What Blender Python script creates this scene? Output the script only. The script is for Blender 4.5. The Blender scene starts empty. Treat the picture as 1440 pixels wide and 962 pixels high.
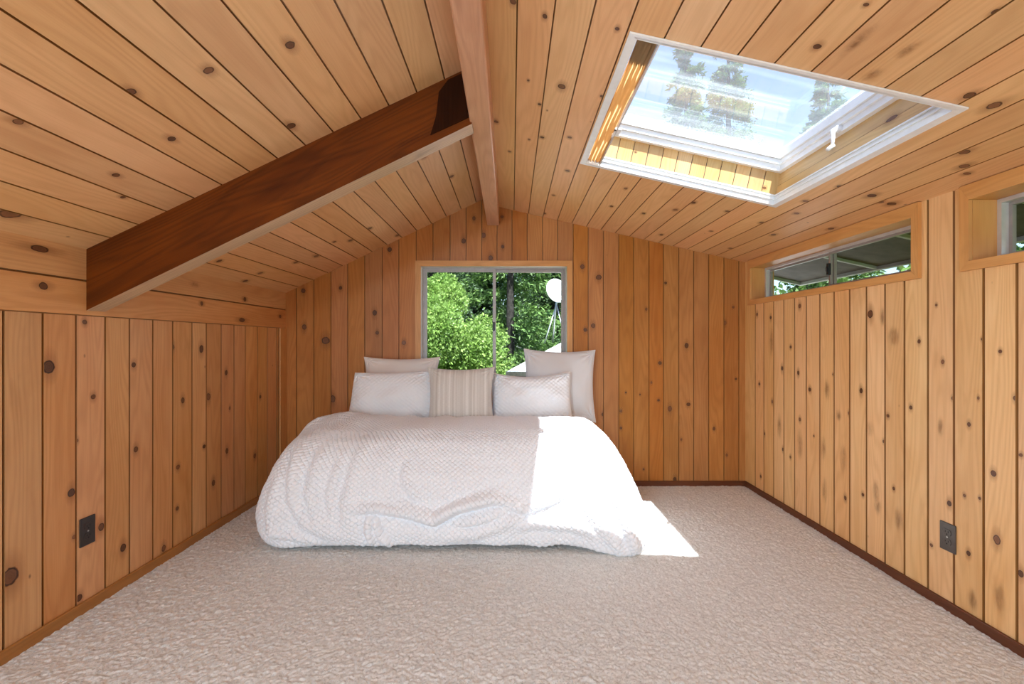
import bpy, math, random
import numpy as np
from mathutils import Vector, Matrix

random.seed(7)
scene = bpy.context.scene
COL = scene.collection
MAT = {}

# ------------------------------------------------------------------ helpers
def V3(*a):
    return Vector(a)

class MB:
    """collects faces (with uv, tone and material slot) and links them as ONE mesh object"""
    def __init__(self):
        self.v = []; self.f = []; self.uv = []; self.mi = []; self.tone = []
    def face(self, pts, uvs=None, mi=0, tone=(.5, .5, .5)):
        b = len(self.v)
        self.v.extend([tuple(p) for p in pts])
        self.f.append(tuple(range(b, b + len(pts))))
        self.uv.append(uvs if uvs else [(p[0] + p[1], p[2]) for p in pts])
        self.mi.append(mi); self.tone.append(tone)
    def box(self, lo, hi, mi=0, tone=(.5, .5, .5), M=None, grain=None):
        """axis box; grain = axis index along which the wood grain runs"""
        x0, y0, z0 = lo; x1, y1, z1 = hi
        c = [V3(x, y, z) for z in (z0, z1) for y in (y0, y1) for x in (x0, x1)]
        quads = [(0, 2, 3, 1), (4, 5, 7, 6), (0, 1, 5, 4), (2, 6, 7, 3), (0, 4, 6, 2), (1, 3, 7, 5)]
        if grain is None:
            d = [x1 - x0, y1 - y0, z1 - z0]; grain = d.index(max(d))
        o = (tone[0] * 7.3, tone[1] * 19.7)
        for q in quads:
            p = [c[i] for i in q]
            ext = [max(a[k] for a in p) - min(a[k] for a in p) for k in range(3)]
            ax = [k for k in range(3) if k != grain and ext[k] > 1e-7]
            a = ax[0] if ax else (grain + 1) % 3
            if ext[grain] < 1e-7:
                uv = [(t[ax[0]] + o[0], t[ax[1]] + o[1]) for t in p]
            else:
                uv = [(t[a] + o[0], t[grain] + o[1]) for t in p]
            self.face([(M @ t) if M else t for t in p], uv, mi, tone)
    def prism(self, poly, ext, mi=0, tone=(.5, .5, .5)):
        """poly: planar loop of points; ext: extrusion vector"""
        ext = Vector(ext); P = [Vector(p) for p in poly]; Q = [p + ext for p in P]; n = len(P)
        self.face(P[::-1], None, mi, tone); self.face(Q, None, mi, tone)
        for i in range(n):
            j = (i + 1) % n
            self.face([P[i], P[j], Q[j], Q[i]], None, mi, tone)
    def tube(self, pts, r, n=12, mi=0, tone=(.5, .5, .5), cap=True):
        pts = [Vector(p) for p in pts]; rings = []
        rr = r if isinstance(r, (list, tuple)) else [r] * len(pts)
        up = None
        for i, p in enumerate(pts):
            d = (pts[min(i + 1, len(pts) - 1)] - pts[max(i - 1, 0)]).normalized()
            if up is None:
                up = d.orthogonal().normalized()
            up = (up - d * up.dot(d)).normalized(); w = d.cross(up)
            rings.append([p + (up * math.cos(2 * math.pi * k / n) + w * math.sin(2 * math.pi * k / n)) * rr[i] for k in range(n)])
        for a, b in zip(rings, rings[1:]):
            for k in range(n):
                l = (k + 1) % n
                self.face([a[k], a[l], b[l], b[k]], None, mi, tone)
        if cap:
            self.face(rings[0][::-1], None, mi, tone); self.face(rings[-1], None, mi, tone)
    def build(self, name, mats, parent=None, smooth=False, bevel=0, weld=True, fixn=True):
        me = bpy.data.meshes.new(name)
        me.from_pydata(self.v, [], self.f)
        ul = me.uv_layers.new(name='UVMap')
        ul.data.foreach_set('uv', np.array([c for u in self.uv for p in u for c in p], dtype=np.float32))
        ca = me.color_attributes.new('tone', 'FLOAT_COLOR', 'CORNER')
        ca.data.foreach_set('color', np.array([c for f, t in zip(self.f, self.tone) for _ in f for c in (t[0], t[1], t[2], 1.)], dtype=np.float32))
        for m in (mats if isinstance(mats, (list, tuple)) else [mats]):
            me.materials.append(MAT[m])
        me.polygons.foreach_set('material_index', np.array(self.mi, dtype=np.int32))
        if weld or fixn:
            import bmesh
            bm = bmesh.new(); bm.from_mesh(me)
            if weld: bmesh.ops.remove_doubles(bm, verts=bm.verts, dist=1e-5)
            if fixn: bmesh.ops.recalc_face_normals(bm, faces=bm.faces)
            bm.to_mesh(me); bm.free()
        if smooth:
            me.polygons.foreach_set('use_smooth', np.ones(len(me.polygons), dtype=bool))
        o = bpy.data.objects.new(name, me); COL.objects.link(o)
        if parent: o.parent = parent
        if bevel:
            m = o.modifiers.new('bevel', 'BEVEL'); m.width = bevel; m.segments = 2; m.limit_method = 'ANGLE'; m.angle_limit = math.radians(40)
        return o

def grid_mesh(name, P, mat, parent=None, uv=None, extra=None, smooth=True):
    """P: (n, m, 3) array of points -> one quad-grid mesh; uv: (n, m, 2)"""
    n, m = P.shape[:2]
    idx = np.arange(n * m).reshape(n, m)
    q = np.stack([idx[:-1, :-1], idx[1:, :-1], idx[1:, 1:], idx[:-1, 1:]], -1).reshape(-1, 4)
    return quad_mesh(name, P.reshape(-1, 3), q, mat, parent, None if uv is None else uv.reshape(-1, 2), smooth)

def quad_mesh(name, verts, quads, mat, parent=None, uvv=None, smooth=False):
    me = bpy.data.meshes.new(name)
    nq = len(quads)
    me.vertices.add(len(verts)); me.vertices.foreach_set('co', np.ascontiguousarray(verts, dtype=np.float32).ravel())
    me.loops.add(nq * 4); me.loops.foreach_set('vertex_index', np.ascontiguousarray(quads, dtype=np.int32).ravel())
    me.polygons.add(nq); me.polygons.foreach_set('loop_start', np.arange(0, nq * 4, 4, dtype=np.int32))
    if smooth: me.polygons.foreach_set('use_smooth', np.ones(nq, dtype=bool))
    me.update(calc_edges=True)
    if uvv is not None:
        ul = me.uv_layers.new(name='UVMap')
        ul.data.foreach_set('uv', np.ascontiguousarray(uvv, dtype=np.float32)[np.asarray(quads).ravel()].ravel())
    me.materials.append(MAT[mat]); me.validate()
    o = bpy.data.objects.new(name, me); COL.objects.link(o)
    if parent: o.parent = parent
    return o

def empty(name, loc=(0, 0, 0)):
    o = bpy.data.objects.new(name, None); COL.objects.link(o); o.location = loc
    o.empty_display_size = .1
    return o

def under(o, parent):
    """keep world placement of a mesh built in world space when its thing's empty is not at the origin"""
    o.parent = parent; o.matrix_parent_inverse = Matrix.Translation(parent.location).inverted()
    return o

def tag(o, label, cat, group=None):
    o['label'] = label; o['category'] = cat
    if group: o['group'] = group
    return o

def struct(o):
    o['kind'] = 'structure'; return o

# ------------------------------------------------------------------ numpy noise
def vnoise(x, y, seed=0):
    """smooth value noise in [-1, 1] on unit lattice"""
    rng = np.random.RandomState(seed); T = rng.rand(256, 256) * 2 - 1
    xi = np.floor(x).astype(int); yi = np.floor(y).astype(int)
    fx = x - xi; fy = y - yi
    fx = fx * fx * (3 - 2 * fx); fy = fy * fy * (3 - 2 * fy)
    a = T[xi % 256, yi % 256]; b = T[(xi + 1) % 256, yi % 256]
    c = T[xi % 256, (yi + 1) % 256]; d = T[(xi + 1) % 256, (yi + 1) % 256]
    return (a * (1 - fx) + b * fx) * (1 - fy) + (c * (1 - fx) + d * fx) * fy

# ------------------------------------------------------------------ materials
class NT:
    def __init__(self, name):
        m = bpy.data.materials.new(name); m.use_nodes = True
        self.m = m; self.t = m.node_tree; self.t.nodes.clear(); MAT[name] = m
        self.out = self.n('ShaderNodeOutputMaterial')
    def n(self, kind, **kw):
        nd = self.t.nodes.new(kind)
        for k, v in kw.items():
            if k.startswith('i_'):
                nd.inputs[k[2:].replace('_', ' ')].default_value = v
            else:
                setattr(nd, k, v)
        return nd
    def l(self, a, b):
        self.t.links.new(a, b)
    def math(self, op, a, b=None, c=None, clamp=False):
        nd = self.n('ShaderNodeMath', operation=op); nd.use_clamp = clamp
        for i, x in enumerate((a, b, c)):
            if x is None: continue
            if isinstance(x, (int, float)): nd.inputs[i].default_value = x
            else: self.l(x, nd.inputs[i])
        return nd.outputs[0]
    def ramp(self, fac, stops, interp='LINEAR'):
        nd = self.n('ShaderNodeValToRGB'); cr = nd.color_ramp; cr.interpolation = interp
        while len(cr.elements) < len(stops): cr.elements.new(.5)
        for e, (p, c) in zip(cr.elements, stops):
            e.position = p; e.color = (c, c, c, 1) if isinstance(c, (int, float)) else (*c, 1)
        self.l(fac, nd.inputs[0]); return nd.outputs[0]
    def mix(self, fac, a, b, blend='MIX'):
        nd = self.n('ShaderNodeMix', data_type='RGBA', blend_type=blend)
        for s, x in ((nd.inputs[0], fac), (nd.inputs[6], a), (nd.inputs[7], b)):
            if isinstance(x, (int, float)): s.default_value = x
            elif isinstance(x, tuple): s.default_value = (*x, 1)
            else: self.l(x, s)
        return nd.outputs[2]
    def noise(self, vec, scale, detail=2, rough=.5, dist=0, out=0):
        nd = self.n('ShaderNodeTexNoise'); nd.inputs['Scale'].default_value = scale
        nd.inputs['Detail'].default_value = detail; nd.inputs['Roughness'].default_value = rough
        nd.inputs['Distortion'].default_value = dist
        if vec is not None: self.l(vec, nd.inputs['Vector'])
        return nd.outputs[out]
    def scaled(self, vec, s):
        nd = self.n('ShaderNodeVectorMath', operation='MULTIPLY'); self.l(vec, nd.inputs[0]); nd.inputs[1].default_value = s
        return nd.outputs[0]
    def uv(self):
        return self.n('ShaderNodeUVMap', uv_map='UVMap').outputs[0]
    def bsdf(self, color, rough=.5, spec=.4, normal=None, metal=0, **kw):
        b = self.n('ShaderNodeBsdfPrincipled')
        for key, x in (('Base Color', color), ('Roughness', rough)):
            if isinstance(x, tuple): b.inputs[key].default_value = (*x, 1)
            elif isinstance(x, (int, float)): b.inputs[key].default_value = x
            else: self.l(x, b.inputs[key])
        b.inputs['Specular IOR Level'].default_value = spec
        b.inputs['Metallic'].default_value = metal
        for k, v in kw.items(): b.inputs[k.replace('_', ' ')].default_value = v
        if normal is not None: self.l(normal, b.inputs['Normal'])
        return b.outputs[0]
    def bump(self, h, strength=.3, dist=.002):
        nd = self.n('ShaderNodeBump'); nd.inputs['Strength'].default_value = strength; nd.inputs['Distance'].default_value = dist
        self.l(h, nd.inputs['Height']); return nd.outputs[0]
    def done(self, sh):
        self.l(sh, self.out.inputs['Surface'])

def wood(name, light, mid, dark, rough=.42, spec=.35, blotch=.5, ring=.42, tonev=.17, pins=True):
    """planed softwood: growth rings along v, fibres, per-board tone, small pin knots, blotches"""
    N = NT(name); uv = N.uv()
    at = N.n('ShaderNodeVertexColor', layer_name='tone').outputs[0]
    sep = N.n('ShaderNodeSeparateColor'); N.l(at, sep.inputs[0])
    warp = N.noise(N.scaled(uv, (5, .55, 1)), 1., 2, .5)
    su = N.n('ShaderNodeSeparateXYZ'); N.l(uv, su.inputs[0])
    ph = N.math('ADD', N.math('MULTIPLY', su.outputs[0], 60.), N.math('MULTIPLY', warp, 38.))
    rings = N.math('MULTIPLY_ADD', N.math('SINE', N.math('MULTIPLY', ph, 3.1)), .5, .5)
    rings = N.math('POWER', rings, 1.6)
    fib = N.noise(N.scaled(uv, (260, 5, 1)), 1., 3, .6)
    big = N.noise(N.scaled(uv, (7, 1.6, 1)), 1., 3, .55)
    base = N.mix(N.ramp(big, [(.3, 0.), (.72, 1.)]), light, mid)
    base = N.mix(N.math('MULTIPLY', rings, ring * .55), base, dark)
    base = N.mix(N.math('MULTIPLY', N.ramp(fib, [(.45, 0.), (.8, 1.)]), .28), base, dark)
    bl = N.noise(N.scaled(uv, (9, 2.2, 1)), 1., 4, .6, .4)
    base = N.mix(N.math('MULTIPLY', N.ramp(bl, [(.58, 0.), (.78, 1.)]), blotch), base, dark)
    if pins:
        vo = N.n('ShaderNodeTexVoronoi'); vo.inputs['Scale'].default_value = 1.; N.l(N.scaled(uv, (16, 9, 1)), vo.inputs['Vector'])
        vs = N.n('ShaderNodeSeparateColor'); N.l(vo.outputs['Color'], vs.inputs[0])
        on = N.math('LESS_THAN', vs.outputs[0], .07)
        dd = N.ramp(vo.outputs['Distance'], [(.03, 1.), (.10, 0.)])
        base = N.mix(N.math('MULTIPLY', N.math('MULTIPLY', on, dd), .75), base, (.09, .035, .013))
    hv = N.n('ShaderNodeHueSaturation')
    N.l(N.math('MULTIPLY_ADD', sep.outputs[0], tonev, 1. - tonev * .5), hv.inputs['Value'])
    N.l(N.math('MULTIPLY_ADD', sep.outputs[1], .009, .495), hv.inputs['Hue'])
    N.l(N.math('MULTIPLY_ADD', sep.outputs[2], .10, 1.0), hv.inputs['Saturation'])
    N.l(base, hv.inputs['Color'])
    nrm = N.bump(N.math('ADD', N.math('MULTIPLY', rings, .5), fib), .12, .0015)
    N.done(N.bsdf(hv.outputs[0], rough, spec, nrm))
    return N

def plain(name, col, rough=.5, spec=.4, metal=0, nscale=0, namt=.1, **kw):
    N = NT(name); c = col
    if nscale:
        tc = N.n('ShaderNodeTexCoord').outputs['Object']
        f = N.noise(tc, nscale, 3, .6)
        c = N.mix(N.ramp(f, [(.3, 0.), (.7, 1.)]), tuple(x * (1 - namt) for x in col), tuple(min(1, x * (1 + namt)) for x in col))
    N.done(N.bsdf(c, rough, spec, None, metal, **kw)); return N

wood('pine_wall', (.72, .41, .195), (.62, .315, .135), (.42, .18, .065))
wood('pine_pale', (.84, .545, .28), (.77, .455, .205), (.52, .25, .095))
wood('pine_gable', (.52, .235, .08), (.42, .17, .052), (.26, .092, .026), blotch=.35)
wood('pine_ceiling', (.75, .465, .245), (.67, .385, .19), (.50, .25, .11), blotch=.25)
wood('pine_trim', (.70, .38, .155), (.62, .31, .115), (.45, .20, .07), pins=False, tonev=.15)
wood('pine_shaft', (.66, .44, .21), (.60, .37, .155), (.42, .22, .08), pins=True, tonev=.25)
wood('tongue_shade', (.34, .16, .058), (.27, .12, .042), (.18, .08, .027), pins=False)  # groove wood and chamfers, darkened so the joints carry shade in their colour
wood('stained_beam', (.17, .046, .010), (.085, .021, .005), (.016, .005, .002), rough=.6, spec=.12, blotch=.9, ring=.5, pins=False, tonev=.1)
wood('raw_edge', (.60, .42, .26), (.46, .31, .19), (.20, .15, .11), blotch=.9, pins=False)
wood('ridge_wood', (.66, .37, .235), (.56, .29, .17), (.34, .15, .08), rough=.3, blotch=.5, pins=False)
wood('base_dark', (.16, .055, .025), (.12, .040, .018), (.06, .02, .01), pins=False)
wood('base_oak', (.46, .22, .075), (.38, .17, .052), (.24, .10, .03), pins=False)

def knot_mat():
    N = NT('knot'); uv = N.uv()
    geo = N.n('ShaderNodeNewGeometry').outputs['Position']
    wob = N.noise(geo, 60., 2, .5, 0, 1)
    wv = N.n('ShaderNodeVectorMath', operation='MULTIPLY_ADD'); N.l(wob, wv.inputs[0]); wv.inputs[1].default_value = (.2, .12, 0); N.l(uv, wv.inputs[2])
    sh = N.n('ShaderNodeVectorMath', operation='SUBTRACT'); N.l(wv.outputs[0], sh.inputs[0]); sh.inputs[1].default_value = (.1, .06, 0)
    core = N.n('ShaderNodeVectorMath', operation='LENGTH'); N.l(N.scaled(sh.outputs[0], (2.1, 3.6, 0)), core.inputs[0])
    halo = N.n('ShaderNodeVectorMath', operation='LENGTH'); N.l(N.scaled(sh.outputs[0], (1, 1, 0)), halo.inputs[0])
    rgs = N.math('MULTIPLY_ADD', N.math('SINE', N.math('MULTIPLY', core.outputs['Value'], 21.)), .5, .5)
    ccol = N.mix(N.math('MULTIPLY', rgs, .35), (.105, .042, .019), (.20, .085, .036))
    ta = N.n('ShaderNodeVertexColor', layer_name='tone').outputs[0]; ts = N.n('ShaderNodeSeparateColor'); N.l(ta, ts.inputs[0])
    ccol = N.mix(N.math('MULTIPLY', ts.outputs[0], .8), ccol, (.30, .125, .055))
    col = N.mix(N.ramp(core.outputs['Value'], [(.0, (.16, .16, .16)), (.72, 0.), (.86, 1.), (.98, 0.)]), ccol, (.028, .012, .007))
    isc = N.ramp(core.outputs['Value'], [(.93, 1.), (1.12, 0.)]) if False else N.math('SUBTRACT', 1., N.math('MULTIPLY', N.math('SUBTRACT', core.outputs['Value'], .94), 6., clamp=True))
    col = N.mix(isc, (.36, .15, .05), col)
    ha = N.ramp(halo.outputs['Value'], [(.3, .32), (.95, 0.)])
    al = N.math('MAXIMUM', N.math('MULTIPLY', isc, .94), ha)
    mx = N.n('ShaderNodeMixShader'); N.l(al, mx.inputs[0])
    N.l(N.n('ShaderNodeBsdfTransparent').outputs[0], mx.inputs[1]); N.l(N.bsdf(col, .4, .35), mx.inputs[2])
    N.done(mx.outputs[0])
    N = NT('smear'); uv = N.uv()
    geo = N.n('ShaderNodeNewGeometry').outputs['Position']
    f = N.noise(N.scaled(geo, (38, 38, 12)), 1., 4, .65)
    ln = N.n('ShaderNodeVectorMath', operation='LENGTH'); N.l(uv, ln.inputs[0])
    a = N.math('MULTIPLY', N.ramp(ln.outputs['Value'], [(.05, .5), (.95, 0.)], 'EASE'), N.ramp(f, [(.3, .15), (.65, 1.)]))
    mx = N.n('ShaderNodeMixShader'); N.l(a, mx.inputs[0])
    N.l(N.n('ShaderNodeBsdfTransparent').outputs[0], mx.inputs[1]); N.l(N.bsdf((.20, .075, .022), .45, .3), mx.inputs[2])
    N.done(mx.outputs[0])
knot_mat()

def carpet_mat():
    N = NT('carpet'); tc = N.n('ShaderNodeTexCoord').outputs['Object']
    f = N.noise(tc, 130., 4, .75); g = N.noise(tc, 38., 3, .65); h = N.noise(tc, 2.2, 3, .5); k = N.noise(tc, 330., 2, .7)
    c = N.mix(N.ramp(g, [(.35, 0.), (.65, 1.)]), (.69, .69, .665), (.82, .825, .80))
    c = N.mix(N.ramp(f, [(.36, .85), (.47, 0.)]), c, (.37, .36, .34))
    c = N.mix(N.ramp(k, [(.3, .35), (.5, 0.)]), c, (.42, .395, .36))
    c = N.mix(N.math('MULTIPLY', N.ramp(h, [(.35, 0.), (.65, 1.)]), .25), c, (.71, .70, .665))
    N.done(N.bsdf(c, .95, .1, N.bump(N.math('ADD', k, f), .5, .004), Sheen_Weight=.2))
carpet_mat()

def cloth_mat(name, col, rough=.9, weave=900., amt=.25, stripes=None, sheen=.3):
    N = NT(name); uv = N.uv(); c = col
    f = N.noise(N.scaled(uv, (weave, weave, 1)), 1., 2, .6)
    if stripes:
        su = N.n('ShaderNodeSeparateXYZ'); N.l(uv, su.inputs[0])
        s1 = N.noise(N.scaled(uv, (34, 0, 1)), 1., 3, .7)
        s2 = N.noise(N.scaled(uv, (60, 500, 1)), 1., 2, .6)
        c = N.mix(N.ramp(s1, [(.36, 0.), (.5, .5), (.62, 1.)]), stripes, col)
        c = N.mix(N.math('MULTIPLY', N.ramp(s2, [(.4, 0.), (.7, 1.)]), .3), c, tuple(x * .8 for x in stripes))
    else:
        c = N.mix(N.math('MULTIPLY', f, .12), col, tuple(x * .8 for x in col))
    N.done(N.bsdf(c, rough, .15, N.bump(f, amt, .0012), Sheen_Weight=sheen))
cloth_mat('duvet_cotton', (.83, .85, .885), weave=420., amt=.5)
cloth_mat('quilt_cotton', (.83, .845, .87), weave=500., amt=.3)
cloth_mat('linen_warm', (.80, .755, .72), weave=700.)
cloth_mat('linen_grey', (.74, .735, .745), weave=700.)
cloth_mat('linen_stripe', (.80, .77, .73), stripes=(.52, .475, .43), weave=600.)
cloth_mat('piping_cotton', (.88, .86, .82))
cloth_mat('sheet_cotton', (.82, .80, .78))
plain('outlet_brown', (.030, .018, .013), .32, .5, nscale=40)
plain('outlet_steel', (.10, .085, .075), .33, .5, nscale=40, metal=.5)
plain('slot_black', (.006, .005, .005), .6, .2)
plain('screw_metal', (.5, .48, .45), .3, .5, metal=.9)
plain('white_pvc', (.84, .84, .84), .35, .45, nscale=30, namt=.03)
plain('white_alu', (.80, .80, .79), .38, .5, metal=.15, nscale=30, namt=.04)
plain('window_alu', (.34, .30, .28), .4, .4, metal=.2, nscale=25, namt=.08)
plain('window_pale', (.62, .60, .59), .35, .5, metal=.35, nscale=25, namt=.06)
plain('latch_black', (.02, .02, .022), .4, .4)
plain('jamb_white', (.82, .78, .72), .5, .3, nscale=20, namt=.04)
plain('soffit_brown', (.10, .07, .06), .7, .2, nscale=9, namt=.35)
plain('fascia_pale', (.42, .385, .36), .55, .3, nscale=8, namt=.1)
plain('shingle_pale', (.62, .60, .57), .9, .1, nscale=40, namt=.25)
plain('dish_white', (.86, .86, .85), .4, .4, nscale=10, namt=.04)
plain('pole_steel', (.5, .5, .5), .4, .5, metal=.7)
plain('shell_siding', (.24, .15, .095), .8, .2, nscale=12, namt=.2)
plain('bark', (.04, .034, .03), .95, .1, nscale=14, namt=.5)
plain('lawn', (.10, .16, .035), .95, .1, nscale=1.5, namt=.4)

def leaf_mat(name, a, b, trans=.35):
    N = NT(name)
    tc = N.n('ShaderNodeNewGeometry')
    f = N.noise(tc.outputs['Position'], 2.6, 3, .7)
    c = N.mix(N.ramp(f, [(.3, 0.), (.7, 1.)]), a, b)
    r = N.n('ShaderNodeMix', data_type='RGBA', blend_type='MULTIPLY')
    N.l(N.math('MULTIPLY_ADD', tc.outputs['Random Per Island'], .8, .55), r.inputs[7]); r.inputs[0].default_value = 1.; N.l(c, r.inputs[6])
    d = N.bsdf(r.outputs[2], .5, .3)
    t = N.n('ShaderNodeBsdfTranslucent'); N.l(r.outputs[2], t.inputs[0])
    mx = N.n('ShaderNodeMixShader'); mx.inputs[0].default_value = trans; N.l(d, mx.inputs[1]); N.l(t.outputs[0], mx.inputs[2])
    N.done(mx.outputs[0])
leaf_mat('leaf_maple', (.165, .29, .05), (.35, .48, .13), .35)
leaf_mat('leaf_fir', (.075, .15, .045), (.19, .29, .07), .25)
leaf_mat('leaf_dark', (.03, .065, .026), (.08, .13, .045), .25)
leaf_mat('leaf_hedge', (.06, .12, .025), (.14, .22, .05), .3)

def glass_mats():
    N = NT('window_glass')
    fr = N.n('ShaderNodeFresnel'); fr.inputs['IOR'].default_value = 1.45
    g = N.n('ShaderNodeBsdfGlossy'); g.inputs['Roughness'].default_value = .02
    t = N.n('ShaderNodeBsdfTransparent'); t.inputs[0].default_value = (.95, .97, .96, 1)
    mx = N.n('ShaderNodeMixShader'); N.l(N.math('MULTIPLY', fr.outputs[0], .012), mx.inputs[0]); N.l(t.outputs[0], mx.inputs[1]); N.l(g.outputs[0], mx.inputs[2])
    N.done(mx.outputs[0])
    # skylight pane; pale haze and reflection streaks painted into the glass
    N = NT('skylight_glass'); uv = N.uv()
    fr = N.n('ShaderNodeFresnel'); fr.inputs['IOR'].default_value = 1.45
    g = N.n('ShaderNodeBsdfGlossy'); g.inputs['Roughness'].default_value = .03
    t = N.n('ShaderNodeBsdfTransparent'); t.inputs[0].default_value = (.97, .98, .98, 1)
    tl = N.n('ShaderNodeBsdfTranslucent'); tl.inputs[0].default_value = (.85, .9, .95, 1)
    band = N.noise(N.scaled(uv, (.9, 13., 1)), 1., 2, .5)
    haze = N.noise(N.scaled(uv, (5, 5, 1)), 1., 4, .6)
    fac = N.math('MULTIPLY_ADD', N.ramp(band, [(.5, 0.), (.66, 1.)]), .035, N.math('MULTIPLY_ADD', haze, .03, .025))
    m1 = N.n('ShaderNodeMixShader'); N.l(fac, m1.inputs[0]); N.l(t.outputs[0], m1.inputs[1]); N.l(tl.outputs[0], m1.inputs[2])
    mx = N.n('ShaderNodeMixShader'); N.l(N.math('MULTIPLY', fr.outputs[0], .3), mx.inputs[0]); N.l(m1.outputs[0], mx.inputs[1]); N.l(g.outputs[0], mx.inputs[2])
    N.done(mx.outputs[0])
    # pleated shade fabric
    N = NT('shade_fabric')
    d = N.bsdf((.66, .44, .23), .6, .4, None); t = N.n('ShaderNodeBsdfTranslucent'); t.inputs[0].default_value = (.72, .47, .23, 1)
    mx = N.n('ShaderNodeMixShader'); mx.inputs[0].default_value = .6; N.l(d, mx.inputs[1]); N.l(t.outputs[0], mx.inputs[2]); N.done(mx.outputs[0])
glass_mats()
wood('stain_dark', (.035, .010, .004), (.022, .007, .003), (.012, .004, .002), pins=False, rough=.8, spec=.05)

KNOT_LC = [(-0.886,1.328,0.0187,1.0,'k'),(-1.074,1.280,0.0180,1.0,'k'),(-0.669,1.372,0.0172,1.0,'k'),(-0.835,1.719,0.0215,1.0,'k'),(-1.132,1.513,0.0142,1.0,'k'),(-1.318,1.214,0.0133,1.0,'k'),(-1.353,1.555,0.0121,1.0,'k'),(-1.431,1.674,0.0105,1.0,'k'),(-1.659,1.506,0.0329,1.0,'k'),(-0.950,3.040,0.0285,1.0,'k'),(-1.096,3.090,0.0290,1.0,'k'),(-1.324,3.081,0.0241,1.0,'k'),(-1.436,3.023,0.0189,1.0,'k'),(-0.473,2.422,0.0189,1.0,'k'),(-0.861,3.421,0.0214,1.0,'k'),(-1.617,2.924,0.0228,1.0,'k'),(-1.612,2.505,0.0196,1.0,'k'),(-1.720,2.935,0.0229,1.0,'k'),(-0.377,2.836,0.0177,1.0,'k'),(-1.166,2.985,0.0140,1.0,'k')]
KNOT_LH = [(1.686,1.448,0.0158,2.2,'k'),(1.699,1.312,0.0186,1.0,'k'),(2.509,1.421,0.0196,2.4,'s'),(2.980,1.384,0.0186,1.0,'k'),(2.949,1.247,0.0184,2.0,'k'),(3.434,1.299,0.0161,1.0,'k'),(2.566,1.321,0.0160,1.0,'k')]
KNOT_LW = [(1.728,1.008,0.0297,1.0,'k'),(1.595,0.280,0.0374,1.0,'k'),(1.817,0.501,0.0199,1.0,'k'),(1.874,1.185,0.0146,1.0,'k'),(1.912,0.873,0.0149,1.0,'k'),(1.838,0.704,0.0115,1.0,'k'),(1.949,0.311,0.0183,1.0,'k'),(1.850,0.062,0.0173,1.0,'k'),(1.829,0.320,0.0114,1.0,'k'),(2.117,0.997,0.0165,1.0,'k'),(2.129,0.601,0.0166,1.0,'k'),(2.059,0.173,0.0193,1.0,'k'),(2.361,1.078,0.0148,1.0,'k'),(2.433,0.792,0.0171,1.0,'k'),(2.578,1.064,0.0222,1.0,'k'),(2.638,0.787,0.0227,1.0,'k'),(2.802,0.916,0.0175,1.0,'k'),(2.837,0.692,0.0111,1.0,'k'),(2.397,0.445,0.0187,1.0,'k'),(2.601,0.507,0.0163,1.0,'k'),(2.682,0.274,0.0189,1.0,'k'),(2.809,0.433,0.0176,1.0,'k'),(3.182,0.722,0.0149,1.0,'k'),(3.112,0.327,0.0194,1.0,'k'),(2.299,0.062,0.0180,1.0,'k'),(2.392,0.229,0.0149,1.0,'k')]
KNOT_BW = [(-1.441,1.117,0.0412,1.0,'k'),(-1.606,1.221,0.0220,1.0,'k'),(-1.062,1.331,0.0220,1.0,'k'),(-1.326,1.524,0.0165,1.0,'k'),(-1.042,1.177,0.0165,1.0,'k'),(-0.836,1.100,0.0220,1.0,'k'),(-1.614,1.502,0.0220,1.0,'k'),(-0.946,1.821,0.0220,1.0,'k'),(-0.374,1.887,0.0220,1.0,'k'),(-0.220,1.931,0.0220,1.0,'k'),(-0.165,1.755,0.0220,1.0,'k'),(-0.072,1.843,0.0165,1.0,'k'),(-0.294,2.062,0.0165,1.0,'k'),(-0.077,2.074,0.0165,1.0,'k'),(-1.386,0.666,0.0275,1.0,'k'),(0.544,1.688,0.0220,1.0,'k'),(0.671,1.606,0.0302,1.0,'k'),(0.627,1.232,0.0220,1.0,'k'),(0.567,1.199,0.0192,1.0,'k'),(1.350,1.078,0.0209,1.0,'k'),(1.144,0.943,0.0187,1.0,'k'),(1.221,0.589,0.0209,1.0,'k'),(1.364,0.624,0.0209,1.0,'k'),(0.704,0.545,0.0165,1.0,'k'),(1.188,1.562,0.0143,1.0,'k'),(1.647,1.254,0.0154,1.0,'k'),(1.562,0.435,0.0143,1.0,'k'),(1.133,0.655,0.0143,1.0,'k'),(1.259,0.044,0.0176,1.0,'k'),(0.842,0.572,0.0132,1.0,'k'),(0.842,0.440,0.0132,1.0,'k'),(1.039,1.359,0.0121,1.0,'k'),(1.711,1.375,0.0121,1.0,'k'),(1.732,0.820,0.0121,1.0,'k'),(0.880,0.715,0.0099,1.0,'k'),(0.990,0.699,0.0088,1.0,'k'),(1.078,0.792,0.0099,1.0,'k'),(1.661,0.231,0.0110,1.0,'k'),(1.018,0.121,0.0099,1.0,'k'),(1.309,0.352,0.0099,1.0,'k')]
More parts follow.
